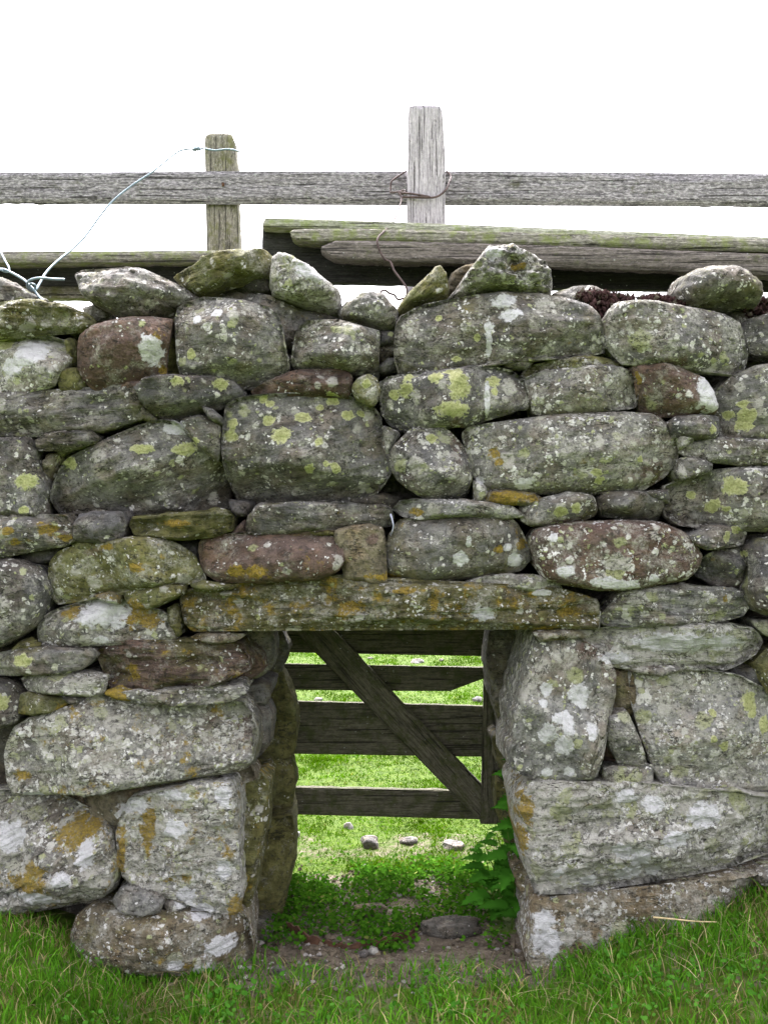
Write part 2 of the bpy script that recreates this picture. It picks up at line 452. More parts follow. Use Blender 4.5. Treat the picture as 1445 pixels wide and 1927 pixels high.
    V = np.vstack(V)
    rock = np.column_stack([V[:, 0]*cb+V[:, 2]*sb, V[:, 1], -V[:, 0]*sb+V[:, 2]*cb])
    if wood == 'v': rock = np.column_stack([V[:, 2], V[:, 0], V[:, 1]])
    rock = rock+np.array([seed*.713 % 5, seed*.317 % 5, seed*.519 % 5])
    return V, faces, rock

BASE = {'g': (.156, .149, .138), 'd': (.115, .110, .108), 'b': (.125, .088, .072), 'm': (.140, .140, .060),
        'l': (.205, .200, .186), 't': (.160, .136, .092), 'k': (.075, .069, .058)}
def paint(V, Y, cls, moss, white, orange, yel, strata, seed, patches=True):
    n = len(V); rg = random.Random(seed*17+3)
    b = np.array(BASE[cls])*rg.uniform(.86, 1.14)
    base = np.tile(np.append(b, moss), (n, 1))
    amt = np.tile([white, orange, yel, strata], (n, 1))
    pat = np.zeros((n, 4))
    if patches:
        X = V[:, 0]*F/Y+CX; Z = CY-(V[:, 2]-CZ)*F/Y
        for (x, y, rx, ry, ch) in PATCH:
            if abs(X.mean()-x) > 450 or abs(Z.mean()-y) > 250: continue
            dd = np.sqrt(((X-x)/rx)**2+((Z-y)/ry)**2)
            pat[:, ch] = np.maximum(pat[:, ch], np.clip(1.0-.5*dd, 0, .85))
    return {'base': base, 'amt': amt, 'pat': pat}

def P(s):
    v = [float(t) for t in s.replace(',', ' ').split()]
    return [(v[i], v[i+1]) for i in range(0, len(v), 2)]

# ------------------------------------------------------------------ lichen plates seen on the stones
for ch, rows in ((0, '''530,820,20,14 625,750,11,10 570,785,15,10 505,790,11,10 430,818,13,11 433,795,11,9 602,833,8,8 585,883,9,8 632,880,9,9 615,873,6,6
505,757,9,8 492,748,9,7 655,780,15,9 678,776,9,6 600,765,7,6 763,732,15,13 742,740,11,9 770,708,9,7 821,711,13,10 862,725,19,29 845,700,11,7 850,772,29,14
930,715,13,10 932,735,7,7 345,843,21,11 265,845,19,9 125,870,12,11 370,830,9,6 55,907,19,13 50,960,9,7 5,645,15,11 358,665,9,9 340,720,11,9 415,722,15,10
1375,780,9,10 1400,790,15,19 1395,760,9,7 1335,808,8,8 1375,915,19,17 1345,952,13,11 1310,930,9,7 1365,958,6,5 898,633,7,7 860,672,9,6 827,593,7,6
812,825,10,9 1200,865,6,6 1118,890,11,7 1125,905,9,7 1050,963,12,10 1080,955,9,9 1415,1325,15,17 1420,1345,9,9 1340,1342,6,6 1358,1402,9,10 1335,1387,7,7
1443,1370,9,18 1363,1010,9,9 1385,998,10,7 1402,1043,8,7 52,1240,18,11 5,1320,13,15 690,725,9,8'''),
 (1, '''1325,742,25,34 195,1155,44,27 190,1205,13,7 325,803,23,13 921,636,5,40 921,612,9,8 918,750,5,32 287,660,20,26 415,1780,28,19 385,1825,20,19 340,1800,15,11
1025,1735,21,17 1030,1775,28,27 1178,1503,21,13 1230,1515,20,14 1205,1615,19,23 1190,1655,25,19 1240,1655,13,15 1050,1650,11,11 1115,1670,16,12 1330,1540,32,23
1170,1600,20,18 1270,1580,27,15 1135,1095,32,11 1170,1100,27,9 1035,1010,7,10 1060,1073,15,10 1220,1085,11,8 880,1018,6,10 865,1050,13,13 955,1030,9,8 970,1055,14,14
910,1155,22,13 1020,1115,18,6 905,905,9,8 985,910,18,11 1030,1300,11,13 1022,1325,8,8 1030,1380,15,19 1065,1360,13,22 1050,1350,13,11 1090,1310,20,22 1110,1375,10,16
1032,1457,10,9 1073,1455,9,9 1060,1400,15,17 60,665,30,24 30,690,22,18 60,1500,22,7 10,1580,30,24 130,1640,22,12 170,1600,18,22 70,1690,40,14 250,1520,24,14
330,1500,30,9 420,1500,16,20 420,1640,14,20 330,1560,20,16 350,1690,20,14 380,1715,22,10 950,565,20,14 960,595,18,12 920,495,14,12 590,520,30,16 1270,1210,70,18
1160,1240,30,10 1360,1210,40,14 370,600,10,8 410,590,12,8'''),
 (2, '''25,1000,20,8 90,995,17,13 35,1018,11,7 120,1012,15,6 135,1152,17,10 255,1155,24,24 275,1170,20,14 815,1137,9,16 665,1142,24,11 620,1130,12,8 760,1110,20,6
955,935,15,7 1000,937,14,7 985,1025,9,18 940,1035,11,7 783,963,15,7 450,1075,20,10 490,1075,22,13 150,1570,42,24 75,1630,24,16 60,1660,42,18 275,1560,14,42 228,1600,9,42
440,1710,16,24 930,855,9,13 938,870,9,7 265,1068,16,8 205,1030,14,6 245,1270,13,15 300,690,7,12 300,640,8,14 965,510,16,7 720,1085,30,6 340,985,30,6 1365,1128,6,7
905,1700,6,6 990,1530,14,34 985,1590,10,30 40,1460,20,8'''),
 (3, '''1265,715,30,46 1080,990,62,16 1290,1040,30,26 1230,890,36,26 190,1040,32,10 455,1380,15,36 385,1355,14,14 1060,1150,80,30 700,1015,12,12 320,1245,60,30 860,820,14,50
1150,1250,16,40 1110,1225,26,20 230,670,60,34 1180,1000,26,16''')):
    for t in rows.split():
        PATCH.append(tuple(float(q) for q in t.split(',')) + (ch,))

# ------------------------------------------------------------------ the stones, traced on the wall face
# kind | class | moss white orange yellow strata | options | outline
WALL = '''
stone|l|.1 .75 0 .1 .3|Y=2.17|-60 640 0 634 40 632 85 628 110 640 125 655 128 675 118 700 105 725 70 738 30 742 -60 745
chink|m|.6 .2 0 .1 .3|Y=2.2|128 640 142 637 145 665 143 690 130 682
stone|m|.7 .15 0 .2 .1|rad=30,Y=2.17,facets=0|112 705 125 695 145 695 160 715 163 730 140 738 118 735 110 720
stone|b|.15 .25 .05 0 .2|rad=40,bulge=.05|145 650 148 635 180 612 230 600 280 595 318 598 316 620 312 650 304 690 300 708 280 708 240 718 200 730 175 732 155 715 146 690
chink|m|.8 0 0 0 .3|Y=2.22|302 610 328 600 331 705 303 708
stone|g|.15 .55 .03 .1 .5|bulge=.06,facets=4,cut=430:688:90:1.1,cut2=440:600:-90:.35|327 575 345 562 380 553 420 555 455 560 500 575 522 590 527 610 530 640 538 670 537 690 525 705 495 718 460 722 420 715 380 705 335 705 330 650
stone|g|.2 .55 0 .1 .5|bulge=.06,rad=26,facets=4,bed=-.2,cut=630:672:88:1.6|551 640 556 618 575 603 600 600 640 602 670 612 712 622 710 650 711 690 708 703 670 695 620 686 580 690 560 695 549 680
chink|d|.4 .2 0 0 .3|Y=2.24|713 625 745 620 746 645 715 652
chink|k|.3 .2 0 0 .3|Y=2.25|716 655 745 645 746 668 716 690
chink|d|.4 .2 0 0 .3|Y=2.23|713 690 730 677 748 675 748 700 716 704
stone|g|.36 .5 .05 .2 .5|bulge=.05,rad=26,facets=3,fslope=.15,cut=940:610:-92:.3|748 605 760 590 800 570 850 558 900 548 950 545 1010 547 1060 552 1110 568 1130 590 1138 630 1141 660 1080 665 1000 672 920 680 860 688 800 695 750 697 744 670 745 640
stone|g|.22 .6 .06 .1 .4|bulge=.05,rad=30|1137 610 1150 585 1170 568 1210 565 1260 572 1320 582 1370 590 1398 605 1405 630 1412 665 1410 690 1390 700 1340 695 1280 688 1220 683 1175 682 1155 660 1140 640
stone|g|.3 .4 .05 .1 .4|Y=2.2|1412 600 1450 592 1500 600 1500 668 1440 670 1415 660 1408 630
stone|g|.38 .45 .05 .1 1.3|bulge=.035,bed=.12,rad=16|-60 745 0 742 60 740 120 735 190 735 265 722 268 745 262 765 268 782 240 795 190 805 120 812 60 818 0 822 -60 822
chink|b|.1 .1 0 0 .3|Y=2.18|188 737 230 724 268 718 270 732 210 742
stone|d|0 .25 0 .12 .5|bulge=.04,bed=.1,cut=400:748:80:1.0|263 735 275 720 300 712 350 709 400 709 435 716 452 735 450 748 430 752 412 760 390 770 360 778 320 786 295 780 275 760
chink|g|.3 .3 0 0 .3|Y=2.18|260 770 275 768 295 785 290 793 268 790
chink|d|.3 .2 0 .1 .3|Y=2.17|380 768 400 770 418 785 415 797 395 788
stone|g|.4 .35 0 .2 .4|Y=2.18|337 797 350 788 375 782 395 790 415 798 415 850 410 870 385 845 360 820
stone|b|.2 .25 .1 .1 .5|bulge=.03,amp=.01,Y=2.18|472 735 500 720 540 702 580 697 620 695 645 697 658 710 664 730 657 746 630 741 580 739 530 742 490 741
stone|m|.45 .5 0 .25 .1|rad=40,bulge=.05,facets=0|665 732 672 714 690 706 708 712 712 735 708 755 695 765 675 752
stone|d|.12 .5 0 .15 .2|rad=45,bulge=.06,facets=2,cut=850:772:88:.9|716 720 730 708 770 702 830 697 880 690 930 688 965 695 990 715 1000 740 995 760 970 772 930 782 880 795 820 802 770 808 735 795 718 770
stone|g|.33 .6 .08 .1 .3|bulge=.04|988 712 1000 705 1040 698 1100 692 1150 690 1185 697 1195 720 1203 745 1200 762 1170 768 1120 772 1060 778 1020 782 1005 775 1000 745
stone|m|.4 .5 .05 .1 .8|Y=2.18,rad=10,bulge=.02|985 700 1010 686 1060 678 1110 672 1150 678 1172 690 1140 693 1060 697 1010 704 990 708
chink|g|.3 .4 0 0 .5|Y=2.19|945 685 985 678 1000 684 985 695 955 692
chink|t|.3 .4 .9 .2 .3|Y=2.19|1188 700 1200 697 1207 720 1204 735 1196 725
stone|b|.35 .35 .25 0 .1|rad=50,bulge=.06|1195 690 1230 685 1270 687 1300 700 1325 712 1340 735 1350 765 1345 775 1310 778 1270 780 1240 782 1215 775 1205 750 1207 715
stone|g|.2 .45 0 .3 .5|rad=35,bulge=.05|1350 745 1360 725 1385 705 1420 690 1500 680 1500 828 1445 828 1400 823 1360 820 1353 790
stone|d|.25 .5 .05 .2 .8|rad=10,bulge=.02|1258 795 1275 785 1310 782 1350 784 1353 800 1350 820 1310 823 1270 820
chink|l|.2 .9 0 .2 .3|Y=2.16|1270 822 1290 820 1305 826 1290 838 1278 844
stone|d|.15 .45 0 .2 .2|rad=12,bulge=.025,facets=1,fslope=.1|-60 828 0 828 55 826 66 850 68 870 80 900 84 920 78 945 72 970 40 966 0 962 -60 960
stone|g|.35 .3 .15 .1 1.8|rad=8,bulge=.02,amp=.009|66 830 80 820 120 813 170 812 180 825 165 835 130 840 90 848 70 845
chink|t|.15 .5 .1 .1 .4|Y=2.19|85 870 95 855 115 852 112 870 100 895 88 910 84 890
chink|g|.4 .3 0 .1 .4|Y=2.2|110 850 125 842 140 840 138 852 118 858
stone|g|.12 .45 0 .15 .7|bulge=.035,rad=16,facets=5,fslope=.2,bed=.35,cut=220:892:72:.9,cut2=370:900:35:.8|88 940 95 910 115 870 150 850 200 828 250 805 295 790 325 795 350 815 385 845 410 875 422 905 418 935 400 955 360 960 300 962 240 966 160 963 100 963
stone|g|.1 .42 0 .18 .6|bulge=.04,rad=20,facets=5,fslope=.16,bed=.2,cut=560:880:97:1.1,cut2=700:800:-25:.25|420 790 425 765 440 750 480 742 550 738 640 740 675 752 705 770 718 790 718 830 725 860 735 885 725 905 705 930 660 940 600 942 530 945 470 948 435 938 425 910 418 860
chink|g|.2 .5 0 .3 .3|Y=2.19|720 800 735 805 750 815 738 840 730 862 722 845
stone|d|.12 .6 0 .12 .6|rad=40,bulge=.045,facets=2,bed=.5,cut=810:915:60:.7|733 860 745 835 770 812 800 800 830 800 850 812 872 840 885 875 888 910 880 930 850 940 810 938 770 920 745 895 735 880
stone|g|.3 .6 .06 .1 .3|rad=40,bulge=.055,facets=3,fslope=.15,cut=1080:905:88:.6|876 815 890 802 940 796 1000 788 1060 780 1130 780 1200 777 1240 785 1260 805 1272 830 1280 855 1265 885 1245 905 1220 920 1150 926 1060 928 980 926 920 922 900 900 885 870 878 840
chink|l|.1 .7 0 .1 .3|Y=2.17|890 905 903 910 915 928 900 945 891 945
stone|g|.3 .6 .03 .2 .6|rad=14,bulge=.03|1280 850 1295 832 1330 825 1380 827 1445 830 1500 832 1500 870 1445 873 1390 873 1345 868 1310 862
stone|g|.25 .5 0 .1 .4|rad=14,bulge=.025|1272 890 1278 865 1310 862 1340 875 1335 885 1310 893 1280 903
stone|g|.32 .55 .08 .2 .3|rad=40,bulge=.05|1255 940 1262 918 1300 900 1350 888 1420 880 1500 878 1500 990 1445 998 1400 995 1340 993 1290 990 1265 970
stone|g|.38 .5 .25 .2 1.0|rad=12,bulge=.03,bed=.05|-60 972 0 970 60 970 120 972 130 990 136 1015 100 1028 50 1035 0 1045 -60 1050
chink|d|0 .1 0 0 .3|Y=2.21|25 1040 100 1030 135 1028 105 1055 60 1060
stone|d|.05 .2 0 .05 .3|rad=14,bulge=.03|138 990 150 972 190 966 228 964 235 985 228 1010 215 1020 180 1018 140 1015
chink|m|.4 .3 0 0 .3|Y=2.18|132 1020 170 1017 200 1021 180 1033 140 1036
stone|m|.75 .2 .2 0 1.8|rad=14,bulge=.03,amp=.009,bed=.06|243 990 250 975 300 970 370 965 425 960 438 972 432 995 400 1008 340 1015 290 1012 250 1005
stone|g|.25 .4 .1 .15 .8|rad=20,bulge=.035,bed=-.03,cut=715:970:10:1.2|463 1000 470 970 490 953 540 948 620 948 690 952 730 958 738 975 730 988 690 992 620 995 540 1000 480 1003
chink|d|.2 .2 0 0 .3|Y=2.22|432 942 470 948 468 972 445 974
chink|b|.1 0 .2 0 .3|Y=2.21|434 1002 460 978 466 1002 442 1012
stone|l|.2 .5 .15 .05 .7|rad=14,bulge=.03|740 958 755 945 800 942 870 943 930 948 970 958 985 970 940 972 880 970 820 970 790 975 760 970
stone|t|.3 .3 .8 0 .5|rad=10,bulge=.02|908 945 920 930 960 927 1000 930 1020 938 1000 948 950 947
stone|g|.38 .5 .1 .2 .3|rad=30,bulge=.04|980 958 1000 945 1030 935 1080 930 1110 932 1125 950 1125 968 1100 978 1050 985 1000 990 985 978
stone|g|.22 .3 .05 0 .3|rad=18,bulge=.045,facets=4,fslope=.5,cut=1190:953:80:1.3|1128 940 1140 928 1180 926 1220 930 1245 942 1258 960 1255 975 1230 980 1180 975 1140 970
chink|d|.3 .5 0 0 .3|Y=2.19|1205 928 1257 922 1257 945 1235 943
chink|k|.3 .2 0 0 .3|Y=2.22|660 942 720 930 755 938 738 958 690 955
stone|m|.62 .5 .25 .05 .2|rad=40,bulge=.05,facets=2|88 1060 105 1040 140 1030 180 1025 225 1015 280 1013 320 1020 350 1040 370 1065 382 1090 360 1097 310 1100 260 1108 200 1118 150 1128 100 1137 85 1110
stone|d|.05 .45 .02 .05 .3|rad=70,bulge=.08,facets=1|-60 1055 0 1052 35 1055 65 1065 85 1085 90 1120 80 1150 65 1175 40 1195 0 1215 -60 1225
stone|b|.25 .3 .2 .05 .2|rad=40,bulge=.05,facets=2|372 1040 375 1018 420 1008 480 1003 540 1003 600 1000 635 1003 645 1030 648 1055 635 1075 600 1087 540 1092 470 1095 400 1093 385 1080
chink|d|.1 0 0 0 .2|Y=2.22|335 1018 372 1020 380 1060 384 1088 362 1070 348 1040
stone|t|.3 .12 .1 .05 .2|rad=14,bulge=.03,facets=1|632 998 660 994 718 995 722 1015 715 1040 718 1065 727 1093 700 1096 670 1090 652 1090 650 1060 645 1035 633 1020
chink|m|.4 .3 .3 0 .3|Y=2.17|570 1000 600 997 632 1000 632 1010 600 1007
stone|g|.42 .35 .15 .1 .2|rad=50,bulge=.06,facets=2,cut=860:1068:88:.6|722 1060 730 1030 740 1000 755 982 800 975 860 970 930 970 970 980 985 1005 995 1035 998 1055 985 1075 960 1082 900 1085 840 1092 780 1095 735 1085
stone|b|.28 .55 0 .05 .2|rad=60,bulge=.07,facets=1|998 1020 1005 1000 1040 990 1100 984 1170 982 1240 985 1280 1000 1305 1020 1318 1045 1312 1070 1290 1088 1240 1098 1180 1108 1120 1108 1060 1098 1030 1088 1012 1065 1003 1045
stone|g|.3 .4 0 .3 .8|rad=12,bulge=.03|1290 1010 1310 998 1350 992 1395 992 1408 1005 1402 1022 1370 1028 1325 1032 1305 1025
stone|d|.1 .3 0 .1 .4|rad=14,bulge=.03,facets=4,fslope=.4,Y=2.17|1312 1085 1320 1055 1340 1040 1380 1030 1408 1028 1412 1060 1408 1090 1390 1105 1350 1100
stone|d|.4 .3 .02 .1 .3|rad=45,bulge=.06|1412 1030 1430 1015 1500 1005 1500 1160 1445 1155 1420 1145 1408 1110 1415 1070
chink|k|.2 .1 0 0 .3|Y=2.22|1398 1000 1440 1003 1425 1022 1405 1040
stone|g|.3 .65 .25 .15 .4|rad=26,bulge=.04|68 1190 75 1165 100 1148 150 1138 200 1130 240 1135 290 1150 315 1160 330 1195 325 1203 260 1210 180 1212 120 1218 72 1215
chink|t|.4 .2 .6 .1 .3|Y=2.17|178 1122 215 1113 228 1118 226 1137 200 1133
stone|m|.5 .4 .1 .1 .9|rad=10,bulge=.025,bed=.15|230 1120 260 1110 300 1103 345 1105 340 1118 310 1132 280 1145 255 1143 240 1135
chink|m|.4 .4 0 .2 .6|Y=2.15|358 1100 385 1093 425 1098 440 1104 400 1112 365 1108
chink|m|.6 .3 0 .1 .5|Y=2.18|316 1145 335 1138 340 1165 342 1195 332 1203 322 1180
lintel|t|.7 .5 .52 .2 1.2|rad=22,bulge=.045,depth=.32,amp=.009,bed=.03,facets=2,fslope=.1,Y=2.14|338 1130 345 1115 400 1108 470 1100 560 1096 640 1085 660 1090 720 1098 790 1098 860 1102 900 1100 960 1105 1050 1108 1090 1118 1125 1130 1132 1155 1130 1182 1080 1184 1000 1180 940 1178 890 1172 840 1167 780 1166 700 1168 650 1172 615 1172 560 1178 510 1180 450 1182 400 1188 360 1188 345 1175 340 1150
stone|l|.1 .8 .3 0 .5|rad=10,bulge=.02|880 1100 910 1088 960 1086 1010 1088 1040 1095 1058 1108 1000 1109 930 1107
stone|l|.18 .6 .08 .05 1.5|rad=16,bulge=.03,bed=-.02|1130 1165 1150 1145 1165 1125 1180 1112 1240 1106 1320 1106 1385 1108 1405 1120 1412 1145 1400 1162 1340 1170 1260 1175 1190 1178 1140 1178
stone|l|.05 .95 .12 0 1.2|rad=22,bulge=.04,amp=.008|1098 1205 1110 1190 1160 1183 1240 1178 1320 1176 1390 1180 1425 1190 1440 1210 1430 1230 1400 1250 1370 1262 1300 1255 1230 1252 1170 1258 1140 1252 1120 1230
chink|l|.2 .6 0 .1 .3|Y=2.18|1416 1172 1500 1165 1500 1200 1440 1195 1428 1185
stone|m|.4 .3 0 .1 .3|rad=40,bulge=.05,Y=2.17|1425 1250 1450 1225 1500 1218 1500 1312 1450 1305 1432 1285
chink|d|.4 .1 0 0 .3|Y=2.22|1375 1262 1418 1248 1432 1292 1390 1292
chink|m|.6 .3 .1 .2 .5|Y=2.17|15 1228 40 1205 60 1198 78 1212 66 1222
stone|g|.3 .35 .08 .15 .5|rad=16,bulge=.04|-60 1245 0 1238 30 1225 80 1220 140 1222 170 1225 175 1235 150 1258 125 1265 60 1268 0 1268 -60 1268
stone|g|.2 .85 .25 0 .8|rad=14,bulge=.03|35 1280 60 1272 110 1270 180 1270 198 1280 192 1305 170 1312 120 1302 70 1305 45 1298
stone|d|.2 .35 .1 .2 .3|rad=26,bulge=.04|-60 1280 0 1285 20 1292 33 1308 32 1340 28 1360 0 1370 -60 1372
stone|m|.45 .35 .4 .1 .4|rad=12,bulge=.025|33 1343 36 1312 70 1308 100 1315 128 1325 100 1336 60 1345
chink|g|.4 .5 .1 0 .3|Y=2.17|115 1310 150 1311 170 1319 140 1323
stone|b|.5 .35 .35 0 1.5|rad=16,bulge=.035,amp=.009,depth=.3,shift=.01:0,Y=2.15|178 1230 200 1215 240 1208 290 1210 350 1212 420 1208 450 1215 462 1240 465 1262 440 1275 400 1290 350 1300 290 1302 240 1296 205 1295 190 1260
chink|t|.3 .4 .4 .1 .6|Y=2.16,depth=.25|355 1200 380 1192 430 1193 462 1195 440 1206 400 1210
stone|g|.3 .6 .2 .1 1.2|rad=8,bulge=.02,depth=.28|225 1308 260 1303 330 1302 400 1298 450 1292 460 1305 430 1320 380 1325 320 1327 260 1322
chink|t|.6 .3 .9 0 .3|Y=2.17|195 1300 225 1292 262 1300 250 1318 215 1312
stone|g|.32 .75 .38 .05 .4|rad=26,bulge=.05,depth=.3,amp=.008,facets=3,fslope=.15,Y=2.14,bed=.1,cut=430:1440:70:.8|5 1430 10 1400 20 1375 60 1355 120 1335 170 1320 205 1310 235 1318 260 1330 330 1328 400 1328 450 1328 468 1345 475 1380 472 1410 470 1435 450 1455 400 1465 330 1470 250 1478 180 1488 120 1492 60 1497 20 1498 8 1470
stone|g|.3 .75 .4 .05 .8|rad=30,bulge=.07,amp=.01,facets=4,bed=.45,Y=2.14,cut=130:1640:62:.5,cut2=60:1560:-80:.3|-60 1508 0 1505 50 1508 100 1512 140 1530 180 1548 205 1575 212 1600 222 1625 215 1660 190 1695 160 1712 110 1720 60 1730 0 1742 -60 1748
chink|t|.15 .2 0 0 .3|Y=2.2|100 1512 170 1490 260 1478 335 1475 260 1510 222 1560 200 1572 165 1545
chink|t|.25 .2 .1 0 .3|Y=2.21|270 1480 400 1462 470 1448 480 1470 430 1485 300 1500
stone|l|.15 .95 .42 0 .5|rad=16,bulge=.03,amp=.009,depth=.33,facets=2,fslope=.1,Y=2.13,shift=.012:0|215 1570 225 1540 240 1510 275 1500 330 1490 380 1480 428 1478 440 1500 442 1560 446 1620 449 1700 440 1726 400 1722 350 1700 300 1688 250 1670 230 1655 222 1620
stone|l|.2 .4 .2 0 .3|rad=20,bulge=.03,Y=2.13|213 1695 225 1678 250 1673 290 1680 308 1695 300 1712 270 1720 235 1715
chink|g|.3 .4 0 0 .3|Y=2.16|306 1690 330 1688 360 1705 345 1716 312 1712
stone|t|.4 .5 .2 0 .4|rad=45,bulge=.07,depth=.36,facets=3,Y=2.15,cut=300:1790:80:.25|132 1760 145 1725 175 1703 215 1712 270 1722 330 1712 390 1725 440 1730 460 1745 469 1790 466 1835 440 1880 370 1890 290 1890 200 1885 150 1850 134 1800
stone|l|.18 .55 .12 0 .5|rad=20,bulge=.04,depth=.36,facets=4,fslope=.2,shift=-.006:0,taper=1:1:.9,bed=1.3,Y=2.13|1012 1200 1000 1240 988 1290 978 1340 973 1400 966 1420 968 1450 1000 1466 1060 1475 1120 1462 1132 1420 1137 1370 1152 1330 1162 1290 1160 1262 1130 1230 1095 1205 1050 1195
chink|t|.3 .5 .2 0 .5|Y=2.17|1000 1190 1060 1183 1115 1188 1095 1204 1050 1200 1012 1204
chink|t|.55 .1 .1 0 .3|Y=2.21|1125 1225 1160 1255 1192 1262 1192 1345 1148 1352 1150 1290
stone|g|.1 .6 0 0 .4|rad=10,bulge=.02|1142 1350 1180 1340 1195 1375 1215 1430 1218 1442 1195 1435 1165 1438 1152 1410 1143 1375
stone|l|.1 .65 0 0 .4|rad=10,bulge=.02|1137 1445 1175 1443 1228 1443 1228 1470 1210 1485 1150 1478 1138 1465
chink|b|.3 0 .3 0 .3|Y=2.23|1128 1380 1150 1360 1165 1440 1140 1450 1128 1470
stone|l|.1 .68 0 .08 .3|rad=16,bulge=.04,facets=3,fslope=.12,cut=1300:1410:60:.12|1190 1290 1195 1270 1220 1265 1260 1272 1300 1262 1340 1268 1390 1275 1430 1295 1500 1330 1500 1490 1440 1490 1400 1497 1350 1490 1290 1488 1250 1478 1235 1450 1220 1410 1205 1370 1195 1330
chink|g|.25 .5 0 .1 .5|Y=2.18|1168 1256 1250 1252 1310 1260 1230 1270
stone|l|.14 .95 .1 .03 .6|rad=26,bulge=.06,depth=.36,amp=.011,facets=3,fslope=.2,taper=1:1:.9,shift=0:0,Y=2.12,bed=.1,cut=1250:1610:70:.5,cut2=1015:1580:182:.7|980 1500 1000 1482 1050 1478 1120 1480 1180 1478 1250 1485 1320 1495 1400 1500 1440 1510 1500 1520 1500 1620 1430 1640 1380 1660 1300 1665 1220 1680 1150 1690 1080 1692 1010 1690 1003 1660 990 1620 978 1560 975 1520
stone|t|.2 .6 .2 0 .5|rad=18,bulge=.04,depth=.36,facets=2,taper=1:1:.9|1000 1830 1003 1760 1010 1700 1080 1698 1160 1695 1250 1682 1330 1670 1400 1662 1500 1650 1500 1800 1300 1840 1150 1870 1010 1880
chink|g|.3 .4 0 0 .3|Y=2.3|1375 572 1400 580 1440 585 1450 640 1390 640
chink|l|.1 .6 .2 0 .3|Y=2.16|1430 1648 1500 1638 1500 1664 1435 1668
jamb_stone|m|.75 .3 .42 0 .5|Y=2.25,rad=20,bulge=.03,depth=.3,step=4.5|425 1490 455 1466 490 1462 503 1475 501 1540 490 1610 474 1690 460 1728 425 1735
jamb_stone|g|.4 .2 .1 0 .5|Y=2.26,rad=20,bulge=.03,depth=.3,step=4.5|440 1335 470 1338 484 1360 486 1405 480 1440 440 1455
jamb_stone|b|.45 .2 .2 0 .8|Y=2.26,rad=14,bulge=.03,depth=.3,step=4.5|430 1212 470 1216 492 1240 496 1262 470 1280 430 1290
jamb_stone|g|.45 .1 0 0 .5|Y=2.34,rad=16,bulge=.02,depth=.25,step=5|440 1188 505 1186 512 1210 508 1262 480 1276 440 1280
jamb_stone|g|.3 .1 0 0 .4|Y=2.36,rad=14,bulge=.02,depth=.25,step=5|440 1284 470 1286 505 1290 500 1325 440 1330
jamb_stone|g|.35 .1 0 0 .4|Y=2.36,rad=24,bulge=.03,depth=.25,step=5|440 1332 490 1328 508 1350 506 1400 480 1430 440 1430
jamb_stone|m|.8 .1 .35 0 .4|Y=2.36,rad=24,bulge=.03,depth=.25,step=5|430 1452 480 1446 503 1460 508 1500 500 1545 470 1560 430 1560
jamb_stone|g|.6 .1 .05 0 .5|Y=2.56,rad=16,bulge=.02,depth=.2,step=5|470 1184 528 1184 540 1215 538 1248 524 1266 480 1270
jamb_stone|m|.8 .08 .1 0 .4|Y=2.54,rad=18,bulge=.03,depth=.22,step=5,facets=4|470 1272 522 1262 540 1290 556 1335 552 1410 545 1428 470 1430
jamb_stone|m|.7 .08 .1 0 .4|Y=2.54,rad=18,bulge=.03,depth=.22,step=5|470 1432 546 1432 556 1475 548 1500 546 1530 500 1545 470 1540
jamb_stone|m|.95 .05 .15 0 .3|Y=2.46,rad=24,bulge=.03,depth=.3,step=5|450 1560 520 1545 547 1540 553 1600 544 1660 528 1725 500 1745 450 1745
jamb_stone|k|.5 .2 0 0 .3|Y=2.34,rad=24,bulge=.03,depth=.2,step=5|440 1735 495 1742 512 1750 508 1800 495 1830 440 1830
jamb_stone|g|.55 .2 .05 0 .5|Y=2.45,rad=14,bulge=.02,depth=.28,step=5|922 1192 1010 1186 1010 1400 975 1420 952 1405 934 1335 919 1262
jamb_stone|g|.6 .1 .1 0 .3|Y=2.48,rad=14,bulge=.02,depth=.25,step=5|928 1392 938 1382 965 1410 1010 1440 1010 1505 965 1490 942 1450 934 1425
jamb_stone|m|.85 .05 .1 0 .3|Y=2.5,rad=20,bulge=.03,depth=.25,step=5|938 1478 965 1486 1010 1500 1010 1640 965 1625 952 1565 940 1540
jamb_stone|t|.4 .4 .05 0 .3|Y=2.3,rad=14,bulge=.02,depth=.2,step=5|968 1640 995 1630 1020 1650 1020 1700 990 1688 975 1675
'''
wall_label = 'tall dry stone wall of lichen covered grey boulders with a low square gap'
wall = empty('dry_stone_wall', (0, 2.15, 0), wall_label, 'wall')
PLABEL = {  # parts that stand out: (x, y) inside the outline -> label
 (230, 660): 'brown block with a white and rust patch', (1275, 735): 'brown and grey boulder with a smooth white lichen plate',
 (570, 840): 'big flat-faced stone dotted with yellow-green lichen', (860, 745): 'blue-grey boulder with large yellow lichen plates and a white streak',
 (940, 620): 'long grey block with a white streak', (340, 990): 'narrow bright green layered stone', (1150, 1040): 'brown oval boulder',
 (500, 1050): 'purple-brown boulder', (230, 1070): 'green mossy boulder', (200, 1175): 'flat stone with a white lichen plate and orange crust',
 (810, 870): 'small round dark stone', (685, 1045): 'small waisted upright stone', (1270, 1215): 'pale layered slab', (320, 1600): 'white and orange crusted block beside the gap',
 (250, 870): 'big low triangular stone'}
LAB = []
chink = {'V': [], 'F': [], 'rock': [], 'base': [], 'amt': [], 'pat': [], 'n': 0}
mirror = {'V': [], 'F': [], 'rock': [], 'base': [], 'amt': [], 'pat': [], 'n': 0}
def acc(D, V, Fc, rock, at, flip=False):
    D['V'].append(V); D['rock'].append(rock)
    for k in ('base', 'amt', 'pat'): D[k].append(at[k])
    n = D['n']; D['F'] += [tuple(i+n for i in (f[::-1] if flip else f)) for f in Fc]; D['n'] += len(V)
